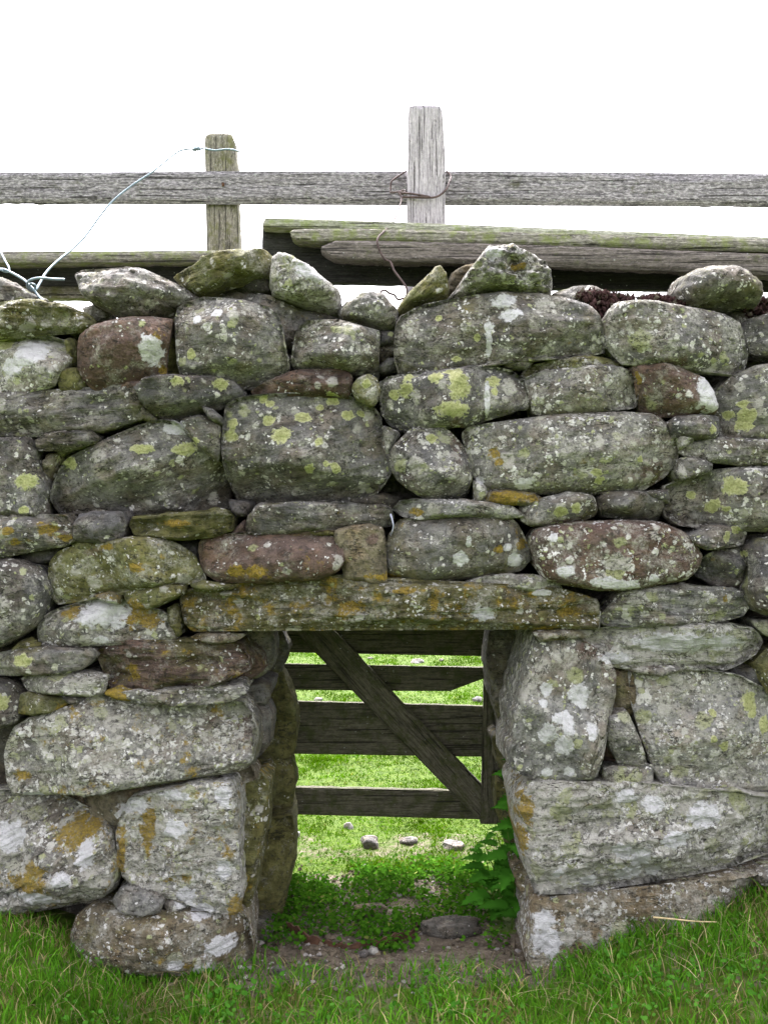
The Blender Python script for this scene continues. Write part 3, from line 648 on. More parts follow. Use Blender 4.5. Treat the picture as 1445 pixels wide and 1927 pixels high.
def flush(D, name, parent, org):
    return link(name, new_mesh(name, np.vstack(D['V']), D['F'], M['stone'], {'rock': np.vstack(D['rock']), 'base': np.vstack(D['base']),
                'amt': np.vstack(D['amt']), 'pat': np.vstack(D['pat'])}), parent, org)
def options(txt):
    o = {}
    for kv in filter(None, txt.split(',')):
        k, v = kv.split('=')
        o[k] = tuple(float(q) for q in v.split(':')) if ':' in v else (int(v) if k == 'facets' else float(v))
    return o
for i, row in enumerate(r for r in WALL.strip().split('\n')):
    kind, cls, mv, ops, pts = row.split('|')
    moss, white, orange, yel, strata = [float(t) for t in mv.split()]
    o = options(ops); Yv = o.pop('Y', None)
    rg = random.Random(i)
    if Yv is None: Yv = 2.15+rg.uniform(-.012, .012)
    poly = P(pts)
    bo = o.get('rad', 22) >= 30; o['rad'] = o.get('rad', 22)*(.5 if bo else .38); o['bulge'] = o.get('bulge', .03)*(.62 if bo else .42); o['amp'] = o.get('amp', .006)*1.0; ag = .92 if o.get('facets', 3) >= 3 else .6; o['fslope'] = o.get('fslope', .25)*1.35
    V, Fc, rock = solid(poly, Yv, seed=i+1, strata=strata, **{'step': 4.0, 'ang': ag, 'jit': 2.5, 'grow': 2.4 if kind == 'stone' else 1.2, 'power': 2.2, **o})
    at = paint(V, Yv, cls, moss, white, orange, yel, strata, i+1)
    c = np.array(poly).mean(0)
    if kind == 'chink': acc(chink, V, Fc, rock, at)
    else:
        ob = link(kind, new_mesh(kind, V, Fc, M['stone'], {'rock': rock, **at}), wall, V.mean(0))
        for (lx, ly), t in PLABEL.items():
            if inside(np.array([[lx, ly]], float), np.array(poly))[0]: ob['label'] = t
    # the wall runs on beyond both edges of the view
    xs = [p[0] for p in poly]
    if kind != 'lintel' and kind != 'jamb_stone' and ((min(xs) > -5 and max(xs) < 440) or (min(xs) > 1010 and max(xs) < 1445)):
        V2 = V.copy(); edge = (-54-CX)*2.15/F if max(xs) < 450 else (1494-CX)*2.15/F
        V2[:, 0] = 2*edge-V2[:, 0]; at2 = {**at, 'pat': at['pat']*0}
        acc(mirror, V2, Fc, rock, at2, True)
tag(flush(chink, 'chinking_stone', wall, (0, 2.2, .9)), kind='stuff')

def lump(cx, cy, cz, rx, ry, rz, seed, n=10):
    """rough boulder, closed"""
    rs = np.random.RandomState(seed); v = []; f = []
    for i in range(n+1):
        for j in range(2*n):
            t = math.pi*i/n; q = math.pi*j/n
            v.append((math.sin(t)*math.cos(q), math.sin(t)*math.sin(q), math.cos(t)))
    v = np.array(v); pw = np.sign(v)*np.abs(v)**.88
    rr = 1+.22*fbm(v*1.3+seed*3.1, seed, 3)+.05*fbm(v*6+seed, seed, 3)
    for _ in range(3):
        d = rs.normal(size=3); d /= np.linalg.norm(d); c = .7
        ex = np.maximum(0, pw@d-c); pw = pw-ex[:, None]*d
    V = pw*rr[:, None]*np.array([rx, ry, rz])+np.array([cx, cy, cz])
    for i in range(n):
        for j in range(2*n):
            a_ = i*2*n+j; b_ = i*2*n+(j+1) % (2*n); f.append((a_, a_+2*n, b_+2*n, b_))
    return V, f
# rubble heart of the wall: rough slabs left and right of the gap and above it, and the stones of the far side
core = {'V': [], 'F': [], 'rock': [], 'base': [], 'amt': [], 'pat': [], 'n': 0}
def rough_box(x0, x1, y0, y1, z0, z1, seed, s=.05):
    """box with rough faces"""
    nx, ny, nz = [max(1, int(round((b-a_)/s))) for a_, b in ((x0, x1), (y0, y1), (z0, z1))]
    V = []; Fc = []; idx = {}
    def vid(i, j, k):
        if (i, j, k) not in idx: idx[(i, j, k)] = len(V); V.append((x0+(x1-x0)*i/nx, y0+(y1-y0)*j/ny, z0+(z1-z0)*k/nz))
        return idx[(i, j, k)]
    for i in range(nx):
        for j in range(ny):
            for k, fl in ((0, 1), (nz, 0)):
                q = [vid(i, j, k), vid(i+1, j, k), vid(i+1, j+1, k), vid(i, j+1, k)]; Fc.append(tuple(q[::-1] if fl else q))
    for i in range(nx):
        for k in range(nz):
            for j, fl in ((0, 0), (ny, 1)):
                q = [vid(i, j, k), vid(i+1, j, k), vid(i+1, j, k+1), vid(i, j, k+1)]; Fc.append(tuple(q[::-1] if fl else q))
    for j in range(ny):
        for k in range(nz):
            for i, fl in ((0, 1), (nx, 0)):
                q = [vid(i, j, k), vid(i, j+1, k), vid(i, j+1, k+1), vid(i, j, k+1)]; Fc.append(tuple(q[::-1] if fl else q))
    V = np.array(V); V = V+np.stack([fbm(V*9+seed, 11+t, 3) for t in range(3)], 1)*.012
    return V, Fc
cores = [rough_box(-1.75, -.345, 2.29, 2.72, -.1, 1.36, 1), rough_box(.365, 1.75, 2.29, 2.72, -.1, 1.36, 2), rough_box(-.30, .32, 2.29, 2.72, .80, 1.36, 3),
         rough_box(-.42, .44, 2.40, 2.70, .735, .83, 4)]
rs = random.Random(5)
for row in range(9):
    x = -1.75
    while x < 1.75:
        wd = rs.uniform(.11, .22); z = .08+row*.155
        if not (z < .80 and -.42 < x < .44): cores.append(lump(x+wd/2, 2.70, z, wd*.55, .09, .085, rs.randint(1, 9999), 8))
        x += wd
for x in np.arange(-1.7, 1.7, .16):
    for y in (2.40, 2.58): cores.append(lump(x+rs.uniform(-.03, .03), y, 1.36+rs.uniform(0, .03), .10, .10, .06, rs.randint(1, 9999), 8))
for k, (V, Fc) in enumerate(cores):
    acc(core, V, Fc, V.copy(), paint(V, 2.5, 'k' if k < 4 else 'g', .3, .1 if k < 4 else .4, 0, 0, .3, k, False))
tag(flush(core, 'rubble_filling', wall, (0, 2.5, .7)), kind='stuff')
tag(flush(mirror, 'wall_end_stone', wall, (0, 2.2, .7)), kind='stuff')

# ------------------------------------------------------------------ loose stones lying along the top of the wall
LOOSE = '''
flat grey stone lying behind the slab at the left end of the wall top|g|.4 .4 .02 .1 .5|Y=2.3,rad=16|-60 528 0 526 25 533 50 548 75 562 60 574 -60 576
low flat mossy slab at the left end of the wall top|m|.35 .45 .02 .1 .8|Y=2.17,rad=14,bulge=.03,amp=.009|-60 572 0 565 60 562 110 566 150 585 174 605 168 618 140 622 100 618 60 612 30 628 0 634 -60 638
small pale pebble wedged under the wide tapering top stone|l|.1 .8 0 0 .3|Y=2.3,rad=14,depth=.1|158 584 185 577 212 590 205 606 175 608
wide tapering grey stone perched beside the looped wire|g|.35 .45 .05 .05 .6|Y=2.2,rad=22,bulge=.045,amp=.009,facets=4,cut=260:560:78:1.0|133 512 150 503 200 503 250 502 290 514 335 535 366 552 360 566 320 575 290 588 250 598 225 595 190 575 165 562 150 545
mossy slanting slab in front of the thin round-topped post|m|.42 .35 .1 .05 .8|Y=2.24,rad=12,bulge=.04,facets=3,bed=.2,cut=462:500:25:1.0|323 518 345 507 367 500 385 485 410 480 460 470 500 466 512 476 512 500 503 518 450 520 425 538 400 548 370 552 345 540
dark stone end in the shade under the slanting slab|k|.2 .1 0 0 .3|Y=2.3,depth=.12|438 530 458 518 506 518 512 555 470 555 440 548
white speckled block leaning down to the right|g|.1 1.0 0 0 .5|Y=2.22,rad=20,bulge=.05,amp=.010,facets=3,cut=590:552:75:1.4|511 480 522 474 545 480 575 500 600 520 635 540 641 560 640 580 620 580 590 572 560 565 535 558 512 552 507 520
long sloping slab with a rusty brown underside behind the front blocks|g|.38 .3 .1 .05 .6|Y=2.26,rad=16,bulge=.03|418 550 441 541 490 552 540 569 590 583 642 598 625 608 600 640 545 650 528 655 500 620 420 580
pointed mossy grey stone under the end of the rusty wire|g|.35 .45 0 .1 .6|Y=2.24,rad=18,bulge=.045,facets=4,bed=.5|640 592 655 570 675 555 700 551 720 556 735 572 748 590 746 614 735 622 700 614 670 606 645 602
triangular green stone leaning against the long front block|m|.3 .4 .05 .1 .5|Y=2.26,rad=18,bulge=.04,facets=3,bed=.7|744 592 760 562 790 535 815 512 828 508 838 520 842 545 838 560 800 568 772 578 752 600
brownish stone half hidden behind the lumpy top stone|t|.4 .2 .2 0 .4|Y=2.36,depth=.12|838 555 850 515 880 500 905 495 905 525 875 558
lumpy pitted grey stone with orange crust, highest on the wall|g|.15 .75 .22 0 .8|Y=2.22,rad=20,bulge=.06,amp=.016,facets=4,cut=950:528:88:1.2,cut2=890:500:190:.5|850 552 868 530 880 510 900 490 915 470 935 461 960 463 985 466 1010 475 1028 490 1035 515 1041 530 1037 548 1010 550 960 548 920 548 895 553 870 558
low grey stone behind the dark red moss|g|.2 .55 .03 0 .4|Y=2.3,rad=18,depth=.15|1040 552 1075 541 1110 540 1130 545 1165 560 1155 582 1110 580 1060 572
smooth rounded boulder resting on top at the right|g|.4 .4 .1 .05 .2|Y=2.24,rad=70,bulge=.09,facets=1|1268 548 1278 528 1300 512 1330 504 1365 504 1395 515 1415 535 1425 560 1418 580 1380 576 1340 572 1310 578 1282 574
'''
for i, row in enumerate(LOOSE.strip().split('\n')):
    lab, cls, mv, ops, pts = row.split('|')
    moss, white, orange, yel, strata = [float(t) for t in mv.split()]
    o = options(ops); Yv = o.pop('Y')
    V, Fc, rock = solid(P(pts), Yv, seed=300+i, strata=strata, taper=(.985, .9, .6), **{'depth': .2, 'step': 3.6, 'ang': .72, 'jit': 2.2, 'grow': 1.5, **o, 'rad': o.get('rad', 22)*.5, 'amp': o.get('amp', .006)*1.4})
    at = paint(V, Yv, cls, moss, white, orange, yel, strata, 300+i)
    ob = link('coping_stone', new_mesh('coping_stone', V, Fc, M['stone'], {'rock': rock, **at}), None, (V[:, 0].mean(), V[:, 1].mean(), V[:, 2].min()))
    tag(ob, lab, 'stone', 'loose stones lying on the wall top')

# dark red moss cushions
def cushion(lab, pts, Y, seed):
    rs_ = np.random.RandomState(seed); O = np.array(pts, float); V = []; Fc = []; col = []
    lo, hi = O.min(0), O.max(0); n = 0
    while n < 420:
        p = rs_.uniform(lo, hi)
        if not inside(p[None], O)[0]: continue
        c = np.array(px(p[0], p[1], Y+rs_.uniform(-.02, .05))); r = rs_.uniform(.003, .0065)
        d = rs_.normal(size=3); d[2] = abs(d[2])+.5; d /= np.linalg.norm(d)
        s = np.cross(d, rs_.normal(size=3)); s /= np.linalg.norm(s); u = np.cross(d, s)
        b = len(V)
        for k in range(5): V.append(c+(s*math.cos(k*1.2566)+u*math.sin(k*1.2566))*r)
        V.append(c+d*r*2.2); V.append(c-d*r*1.6)
        for k in range(5): Fc.append((b+k, b+(k+1) % 5, b+5)); Fc.append((b+(k+1) % 5, b+k, b+6))
        g = rs_.uniform(.6, 1.5); q = rs_.rand()
        cc = np.array((.042, .024, .023) if q < .7 else ((.07, .06, .045) if q < .9 else (.03, .016, .016)))*g
        col += [tuple(cc)+(1,)]*7; n += 1
    V = np.array(V)
    ob = link('moss_cushion', new_mesh('moss_cushion', V, Fc, M['moss'], {'base': np.array(col)}, False), None, (V[:, 0].mean(), V[:, 1].mean(), V[:, 2].min()))
    tag(ob, lab, 'moss', 'moss cushions on the wall top')
cushion('dark red moss filling the notch right of the long front block', [(1080,556),(1100,548),(1140,552),(1170,556),(1195,562),(1190,572),(1165,572),(1150,586),(1140,612),(1128,592),(1110,570)], 2.24, 1)
cushion('thin strip of dark red moss left of the rounded boulder', [(1200,562),(1225,556),(1255,560),(1285,566),(1290,580),(1250,576),(1215,570)], 2.24, 2)
cushion('dark red moss at the right edge beyond the rounded boulder', [(1392,576),(1425,562),(1500,560),(1500,598),(1430,598),(1405,596)], 2.26, 3)

# ------------------------------------------------------------------ timber
def board(name, pts, Y, thick, mat, parent=None, seed=0, wood='h', rad=5, bulge=.004, amp=.0018, step=4.5, jit=1.0, origin=None, ang=.85, bed=0, **k):
    V, Fc, rock = solid(P(pts), Y, bulge, rad, thick, step, ang, jit, seed, amp, 0, bed, 0, 0, (0, 0), (1, 1, .995), (0, 0), wood, 2, **k)
    return link(name, new_mesh(name, V, Fc, M[mat], {'rock': rock}), parent, origin or tuple(V.mean(0)))
fence = empty('wooden_fence', (0, 2.98, 0), 'weathered grey wooden fence with two posts rising behind the wall', 'fence')
board('rail', '-400 329 0 327 100 327 200 325 300 325 390 324 480 323 600 322 700 323 850 324 930 324 1000 325 1030 323 1080 326 1120 325 1140 329 1185 333 1215 332 1250 337 1310 339 1325 334 1380 337 1445 332 1800 331 1800 390 1445 385 1200 382 950 380 800 378 600 377 400 377 200 378 100 379 0 379 -400 380',
      2.95, .03, 'rail', fence, 401, rad=4, jit=1.7)
post = board('post', '386 258 392 252 415 250 436 252 441 262 441 285 445 310 446 360 447 420 449 480 452 760 396 760 391 480 389 400 388 320 386 285', 2.98, .08, 'mossy', fence, 402, 'v', rad=14, bulge=.02)
V, Fc = lump(*px(420, 347, 2.945), .006, .004, .006, 3, 6)
link('nail', new_mesh('nail', V, Fc, M['iron']), fence, tuple(px(420, 347, 2.945)))
post['label'] = 'shorter mossy post with a crumbling round top'
post = board('post', '769 199 785 197 790 200 810 198 827 200 832 210 834 235 836 262 837 330 836 420 838 760 764 760 766 420 767 350 768 280', 2.84, .09, 'silver', fence, 403, 'v', rad=7, bulge=.006, amp=.003)
post['label'] = 'taller silver grey square post wired to the rail'
board('rail', '-400 476 0 478 140 475 300 474 400 472 520 472 700 473 700 492 400 488 300 489 140 491 0 493 -400 494', 2.62, .07, 'plank', fence, 404, rad=2)['label'] = 'low mossy flat board left of the plank stack'
board('rail', '-400 530 0 530 150 532 300 534 560 536 560 556 300 560 150 560 0 560 -400 562', 2.74, .05, 'mossy', fence, 405, rad=4)['label'] = 'lowest dark green rail behind the top stones'
board('shade_backing_board', '-400 489 0 489 300 487 560 487 560 536 0 536 -400 538', 2.70, .02, 'dark', fence, 406, rad=3)  # added sheet, its near-black colour stands for the low board's shaded underside

G_ = 'old planks stacked along the wall top'
def plank(lab, *a, **k):
    o = board('plank', *a, **k); return tag(o, lab, 'plank', G_)
plank('topmost mossy plank of the stack with a pale green edge and cut left end', '500 411 530 411 620 414 760 419 900 425 1100 434 1300 443 1445 448 1800 462 1800 470 1445 457 1300 455 1100 450 900 443 760 436 620 431 540 428 495 426 496 418', 2.42, .26, 'paleplank', seed=411, rad=2, step=3, ang=1)
plank('second mossy plank of the stack with a splintered pale left end', '547 437 552 433 620 431 690 432 760 433 900 437 1000 440 1200 446 1445 451 1800 464 1800 482 1445 471 1200 463 1000 459 860 455 700 452 600 454 560 452 550 446', 2.39, .07, 'plank', seed=412, rad=2, jit=1.6, step=3, ang=1)
plank('lowest plank of the stack, brown and grey with a broken left end', '606 462 622 458 630 454 700 455 800 457 900 460 1000 463 1200 470 1445 480 1800 495 1800 530 1445 515 1300 507 1150 500 1000 495 880 493 760 489 640 486 625 484 612 476 604 470', 2.37, .06, 'brownplank', seed=413, rad=2, jit=1.8, step=3, ang=1)
plank('wide upright board behind the stacked planks, coloured as dark as their shade', '495 424 620 430 900 442 1445 458 1800 472 1800 552 1445 545 1200 544 1000 541 850 538 760 533 625 531 560 529 495 520', 2.475, .035, 'dark', seed=414, rad=3, jit=.7)  # shade below the overhanging planks painted into this board's colour

# gate that closes the gap
gate = empty('field_gate', (0, 2.72, .16), 'small dark wooden gate with a diagonal brace across the gap in the wall', 'gate')
board('bar', '484 1172 600 1174 700 1177 915 1180 930 1180 930 1235 912 1234 670 1230 537 1226 484 1224', 2.72, .025, 'gate', gate, 421, rad=4)
board('bar', '484 1250 537 1251 700 1253 912 1258 930 1258 930 1269 912 1271 896 1272 888 1277 874 1275 868 1279 866 1286 858 1287 857 1295 847 1300 838 1298 760 1299 660 1298 540 1297 484 1296', 2.72, .025, 'gate', gate, 422, rad=3, jit=1.8, step=3.2, ang=1)['label'] = 'bar with its lower right end rotted away'
board('bar', '484 1319 555 1321 700 1324 912 1330 930 1330 930 1424 912 1423 780 1421 552 1417 484 1416', 2.72, .025, 'gate', gate, 423, rad=4)
board('bar', '484 1482 553 1483 700 1486 850 1489 930 1492 930 1542 905 1541 700 1535 549 1531 484 1529', 2.72, .025, 'gate', gate, 424, rad=4)
board('brace', '556 1178 617 1177 672 1231 775 1344 906 1478 906 1546 845 1487 782 1421 667 1300 597 1228 556 1190', 2.69, .028, 'gate', gate, 425, rad=4, bed=-.83)
board('stile', '914 1180 968 1180 968 1549 905 1549 907 1480 911 1300', 2.685, .035, 'gate', gate, 426, 'v', rad=3)
board('stile', '470 1176 505 1176 505 1540 470 1540', 2.685, .035, 'gate', gate, 427, 'v', rad=3)

# ------------------------------------------------------------------ wires
def wire(pts): return [px(x, y, Y) for x, y, Y in pts]
def join(parts):
    V = []; Fc = []
    for v, f in parts:
        n = len(V); V += v; Fc += [tuple(i+n for i in q) for q in f]
    return V, Fc
V, Fc = join([
    tube(wire([(450,285,2.99),(440,282,2.94),(425,281,2.93),(405,283,2.93),(386,280,2.94),(375,280,2.95),(345,282,2.9),(325,293,2.87),(288,323,2.8),(250,348,2.75),(215,376,2.7),(190,405,2.66),(160,446,2.6),(135,470,2.55),(110,490,2.48),(88,512,2.42),(76,532,2.36),(68,545,2.33),(58,546,2.32),(52,538,2.31),(56,528,2.3),(75,523,2.3),(98,525,2.32),(122,526,2.34)]), .0030),
    tube(wire([(-40,508,2.5),(0,506,2.42),(20,512,2.4),(45,526,2.36),(58,538,2.32),(66,548,2.31),(74,558,2.3),(84,568,2.27)]), .0030),
    tube(wire([(-10,450,2.6),(0,470,2.55),(10,490,2.5),(18,505,2.45),(14,512,2.42),(2,508,2.4)]), .0026),
    tube(wire([(60,546,2.315),(56,540,2.31),(60,534,2.305),(68,538,2.31),(66,546,2.32),(72,556,2.31),(78,566,2.29)]), .0026),
    tube([px(364+1.2*k, 280+3.2*math.sin(k*1.9), 2.945+.006*math.cos(k*1.9)) for k in range(12)], .0036, 5, 3)])
ob = link('fence_wire', new_mesh('fence_wire', V, Fc, M['galv']), None, tuple(px(60, 545, 2.32)))
tag(ob, 'loose silver wire running from the mossy post down to a knotted loop', 'wire')
V, Fc = join([
    tube(wire([(764,322,2.93),(752,330,2.92),(737,341,2.9),(735,355,2.89),(735,362,2.88),(748,361,2.87),(762,358,2.84),(758,365,2.83),(750,360,2.83)]), .0026),
    tube(wire([(750,362,2.83),(770,364,2.825),(795,368,2.82),(808,371,2.82),(780,371,2.82),(757,371,2.83)]), .0030),
    tube(wire([(757,370,2.83),(800,372,2.825),(822,370,2.82),(838,358,2.83),(844,345,2.86),(848,332,2.92),(840,322,2.94)]), .0030),
    tube(wire([(748,360,2.83),(754,368,2.82),(755,378,2.8),(748,400,2.7),(738,420,2.5),(722,436,2.38),(712,447,2.35),(710,458,2.34),(716,475,2.34),(724,488,2.34),(735,494,2.34),(742,510,2.33),(755,527,2.32),(765,543,2.31),(764,558,2.3),(757,562,2.29),(748,563,2.27),(742,555,2.26),(733,552,2.25),(724,546,2.24),(717,549,2.23),(716,557,2.225),(719,570,2.22),(718,580,2.215),(722,588,2.21),(729,586,2.21)]), .0026)])
ob = link('rusty_wire', new_mesh('rusty_wire', V, Fc, M['rust']), None, tuple(px(750, 365, 2.83)))
tag(ob, 'rusty wire twisted round the silver post and dangling over the planks', 'wire')
V, Fc = tube(wire([(735,968,2.16),(738,978,2.15),(740,990,2.15),(738,1000,2.155),(735,1008,2.165)]), lambda t: .0024*(1-.7*t))
ob = link('string_end', new_mesh('string_end', V, Fc, M['string']), None, tuple(px(738, 985, 2.15)))
tag(ob, 'short pale string end poking out of a crack above the gap', 'string')

# ------------------------------------------------------------------ ground
def ground_z(x, y):
    x = np.asarray(x, float); y = np.asarray(y, float)
    side = np.interp(x, [-3, -.85, -.7, -.6, -.5, -.3, .3, .42, .55, .85, 3], [.16, .115, .085, .035, .0, 0, 0, .04, .085, .16, .2])
    side = side*(.35+.65*sstep(1.2, 2.1, y))*(1-sstep(2.25, 2.7, y))
    z = side+n2(x*6, y*6, 5, 3)*.007+n2(x*25, y*25, 8, 2)*.0035
    z += .02*sstep(-.05, .0, -np.abs(y-2.24)+.05)*sstep(.25, .1, np.abs(x-.05))*0
    return z+sstep(6, 60, y)*n2(x*.05, y*.05, 3, 2)*.3*0
def soil_mask(x, y):
    x = np.asarray(x, float); y = np.asarray(y, float)
    a_ = sstep(.44, .30, np.abs(x-.02))*sstep(2.05, 2.14, y)*sstep(2.40, 2.30, y)
    a_ = np.maximum(a_, .9*sstep(.12, .06, np.hypot(x+.27, (y-2.2)*.6)))
    b = sstep(.30, .24, np.abs(x))*sstep(2.25, 2.35, y)*sstep(2.85, 2.7, y)*.62
    c = .5*sstep(.10, .35, n2(x*2.4, y*2.4, 21, 3))*sstep(2.75, 2.9, y)*sstep(4.5, 3.2, y)
    d = .45*sstep(.1, .4, n2(x*4, y*4, 22, 3))*sstep(2.3, 2.1, y)
    return np.clip(np.maximum.reduce([a_, b, c, d]), 0, 1)
def axis(segs):
    out = []
    for a_, b, n in segs: out += list(np.linspace(a_, b, n, endpoint=False))
    return np.array(out+[segs[-1][1]])
gx = axis([(-900, -60, 8), (-60, -8, 10), (-8, -1.6, 24), (-1.6, 1.6, 200), (1.6, 8, 24), (8, 60, 10), (60, 900, 8)])
gy = axis([(-60, -2, 8), (-2, 1.4, 24), (1.4, 3.2, 120), (3.2, 9, 90), (9, 40, 24), (40, 2000, 14)])
XX, YY = np.meshgrid(gx, gy); X = XX.ravel(); Yg = YY.ravel()
Vg = np.column_stack([X, Yg, ground_z(X, Yg)]); nx = len(gx)
Fg = [(j*nx+i, j*nx+i+1, (j+1)*nx+i+1, (j+1)*nx+i) for j in range(len(gy)-1) for i in range(nx-1)]
sm = soil_mask(X, Yg)
ob = link('ground', new_mesh('ground', Vg, Fg, M['ground'], {'base': np.column_stack([sm, sm, sm, sm*0+1])}))
tag(ob, kind='structure')

# ------------------------------------------------------------------ grass
def grass(name, X, Yp, L, W, lean, cols, seed, segs=3):
    rs_ = np.random.RandomState(seed); n = len(X)
    az = rs_.uniform(0, 2*np.pi, n); th = rs_.uniform(0, 2*np.pi, n)
    Z = ground_z(X, Yp)-.004
    dirx, diry = np.cos(az), np.sin(az); sx, sy = np.cos(th), np.sin(th)
    Vv = np.zeros((n, 2*segs+1, 3))
    for k in range(segs+1):
        t = k/segs
        bend = lean*L*t**2; hgt = L*t*(1-.35*lean*t)
        cx = X+dirx*bend; cy = Yp+diry*bend; cz = Z+hgt
        wv = W*(1-t**1.6)*.5
        if k < segs:
            Vv[:, 2*k] = np.column_stack([cx-sx*wv, cy-sy*wv, cz]); Vv[:, 2*k+1] = np.column_stack([cx+sx*wv, cy+sy*wv, cz])
        else: Vv[:, 2*segs] = np.column_stack([cx, cy, cz])
    nv = 2*segs+1
    b = np.arange(n)*nv
    quads = np.concatenate([np.column_stack([b+2*k, b+2*k+1, b+2*k+3, b+2*k+2]) for k in range(segs-1)]) if segs > 1 else np.zeros((0, 4), int)
    tris = np.column_stack([b+2*segs-2, b+2*segs-1, b+2*segs])
    me = bpy.data.meshes.new(name)
    me.vertices.add(n*nv); me.vertices.foreach_set('co', Vv.reshape(-1))
    nl = quads.size+tris.size; me.loops.add(nl); me.loops.foreach_set('vertex_index', np.concatenate([quads.ravel(), tris.ravel()]).astype(np.int32))
    me.polygons.add(len(quads)+len(tris))
    st = np.concatenate([np.arange(len(quads))*4, quads.size+np.arange(len(tris))*3]).astype(np.int32)
    me.polygons.foreach_set('loop_start', st)
    me.update(calc_edges=True); me.validate()
    at = me.attributes.new('base', 'FLOAT_COLOR', 'POINT')
    cc = np.repeat(np.column_stack([cols, np.ones(n)]), nv, 0); at.data.foreach_set('color', cc.astype(np.float32).ravel())
    me.materials.append(M['blade']); return tag(link(name, me), kind='stuff')
def blade_cols(rs_, n, dark, light, straw, pst):
    t = rs_.beta(2, 2, n)[:, None]
    c = np.array(dark)*(1-t)+np.array(light)*t
    m_ = rs_.rand(n) < pst
    c[m_] = np.array(straw)*rs_.uniform(.6, 1.25, (m_.sum(), 1))
    return c
rs_ = np.random.RandomState(1)
# near turf
n = 46000
X = rs_.uniform(-1.25, 1.25, n); Yp = rs_.uniform(1.5, 2.2, n)
clump = n2(X*7, Yp*7, 31, 3); big_ = n2(X*2.2, Yp*2.2, 33, 2)
lim = np.where((X > -.52) & (X < .33), 2.185+.06*n2(X*9, X*0, 3, 2), 2.2)
lim = lim+.10*(rs_.rand(n) < .25)*(n2(X*14, Yp*14, 61, 2) > .1)
keep = (Yp < lim) & (rs_.rand(n) > .2+.35*(clump < -.25)) & (rs_.rand(n) > soil_mask(X, Yp)*.62)
X, Yp, clump, big_ = X[keep], Yp[keep], clump[keep], big_[keep]; n = len(X)
L = (.026+.022*rs_.rand(n)+.016*np.clip(clump, 0, 1))*(1+.35*sstep(.3, .6, X)+.1*sstep(-.4, -.6, X))
cols = blade_cols(rs_, n, (.032, .112, .008), (.120, .295, .022), (.38, .32, .16), .09)
cols *= (1+.25*np.clip(big_, -1, 1)+.3*np.clip(n2(X*16, Yp*16, 36, 2), -1, 1))[:, None]
th_ = (sstep(.12, .45, n2(X*5+3, Yp*5, 38, 3))*.55 > rs_.rand(n))
cols[th_] = np.array((.26, .215, .10))*rs_.uniform(.5, 1.25, (th_.sum(), 1)); L[th_] *= .65
grass('grass', X, Yp, L, rs_.uniform(.0020, .0046, n), rs_.uniform(.15, .95, n), cols, 2, 3)
# turf in and beyond the gap
n = 150000
u = rs_.rand(n); Yp = 2.5*(12/2.5)**u; X = rs_.uniform(-1, 1, n)*(.33+np.maximum(0, Yp-2.75)*.22)
clump = n2(X*5, Yp*5, 41, 3)
keep = (rs_.rand(n) > soil_mask(X, Yp)*1.1) & (rs_.rand(n) > .45*(clump < -.2)) & ~((Yp < 2.72) & (np.abs(X) > .27))
X, Yp, clump = X[keep], Yp[keep], clump[keep]; n = len(X)
L = (.008+.010*rs_.rand(n)+.012*np.clip(clump, 0, 1))*(1+.08*np.maximum(Yp-3, 0))
cols = blade_cols(rs_, n, (.026, .080, .0015), (.070, .152, .003), (.15, .15, .04), .03)
cols *= (1+.35*np.clip(n2(X*1.3, Yp*1.3, 44, 3), -1, 1)+.45*np.clip(n2(X*11, Yp*11, 45, 3), -1, 1))[:, None]
grass('grass', X, Yp, L, rs_.uniform(.0025, .005, n)*(1+.12*np.maximum(Yp-3, 0)), rs_.uniform(.4, 1.5, n), cols, 3, 2)
# dead straws lying in the turf
n = 420
X = rs_.uniform(-.95, .95, n); Yp = rs_.uniform(1.85, 2.14, n); k = rs_.rand(n) < np.where(np.abs(X) > .33, .9, .35); X, Yp = X[k], Yp[k]; n = len(X)
cols = np.array((.42, .35, .20))*rs_.uniform(.55, 1.2, (n, 1))
grass('dry_grass', X, Yp, rs_.uniform(.04, .09, n), rs_.uniform(.0014, .0026, n), rs_.uniform(.9, 1.7, n), cols, 5, 4)

# ------------------------------------------------------------------ low leafy ground cover inside the gap
def leaves(name, X, Yp, H, Rr, cols, seed):
    rs2 = np.random.RandomState(seed); V = []; Fc = []; cc = []
    Z = ground_z(X, Yp)
    for i in range(len(X)):
        c = np.array((X[i], Yp[i], Z[i]+H[i])); d = np.array((rs2.normal()*.45, rs2.normal()*.45-.25, 1)); d /= np.linalg.norm(d)
        s = np.cross(d, (math.cos(i), math.sin(i), .1)); s /= np.linalg.norm(s); u2 = np.cross(d, s); b = len(V); r = Rr[i]
        V.append(c-d*r*.18)
        for k in range(7): V.append(c+(s*math.cos(k*.8976)*1.15+u2*math.sin(k*.8976)*.85)*r*(1 if k else .75))
        for k in range(7): Fc.append((b, b+1+k, b+1+(k+1) % 7))
        cc += [tuple(cols[i]*rs2.uniform(.85, 1.1))+(1,)]*8
    return tag(link(name, new_mesh(name, V, Fc, M['leaf'], {'base': np.array(cc)})), kind='stuff')
n = 15000
X = rs_.uniform(-.29, .29, n); Yp = rs_.uniform(2.2, 2.84, n)
dn = n2(X*8, Yp*8, 51, 3)
pr = sstep(2.22, 2.36, Yp)*.6+.45*sstep(2.5, 2.65, Yp)
pr = np.maximum(pr*sstep(-.45, .15, dn), sstep(.16, .08, np.hypot(X+.23, Yp-2.58))); pr = np.maximum(pr, .9*sstep(.11, .05, np.hypot(X-.02, (Yp-2.33))))
pr *= 1-.7*sstep(.08, .05, np.hypot((X-.12)*.8, Yp-2.27))
pr *= 1-sstep(1.3, .9, np.hypot((X-.16)/.085, (Yp-2.33)/.055))
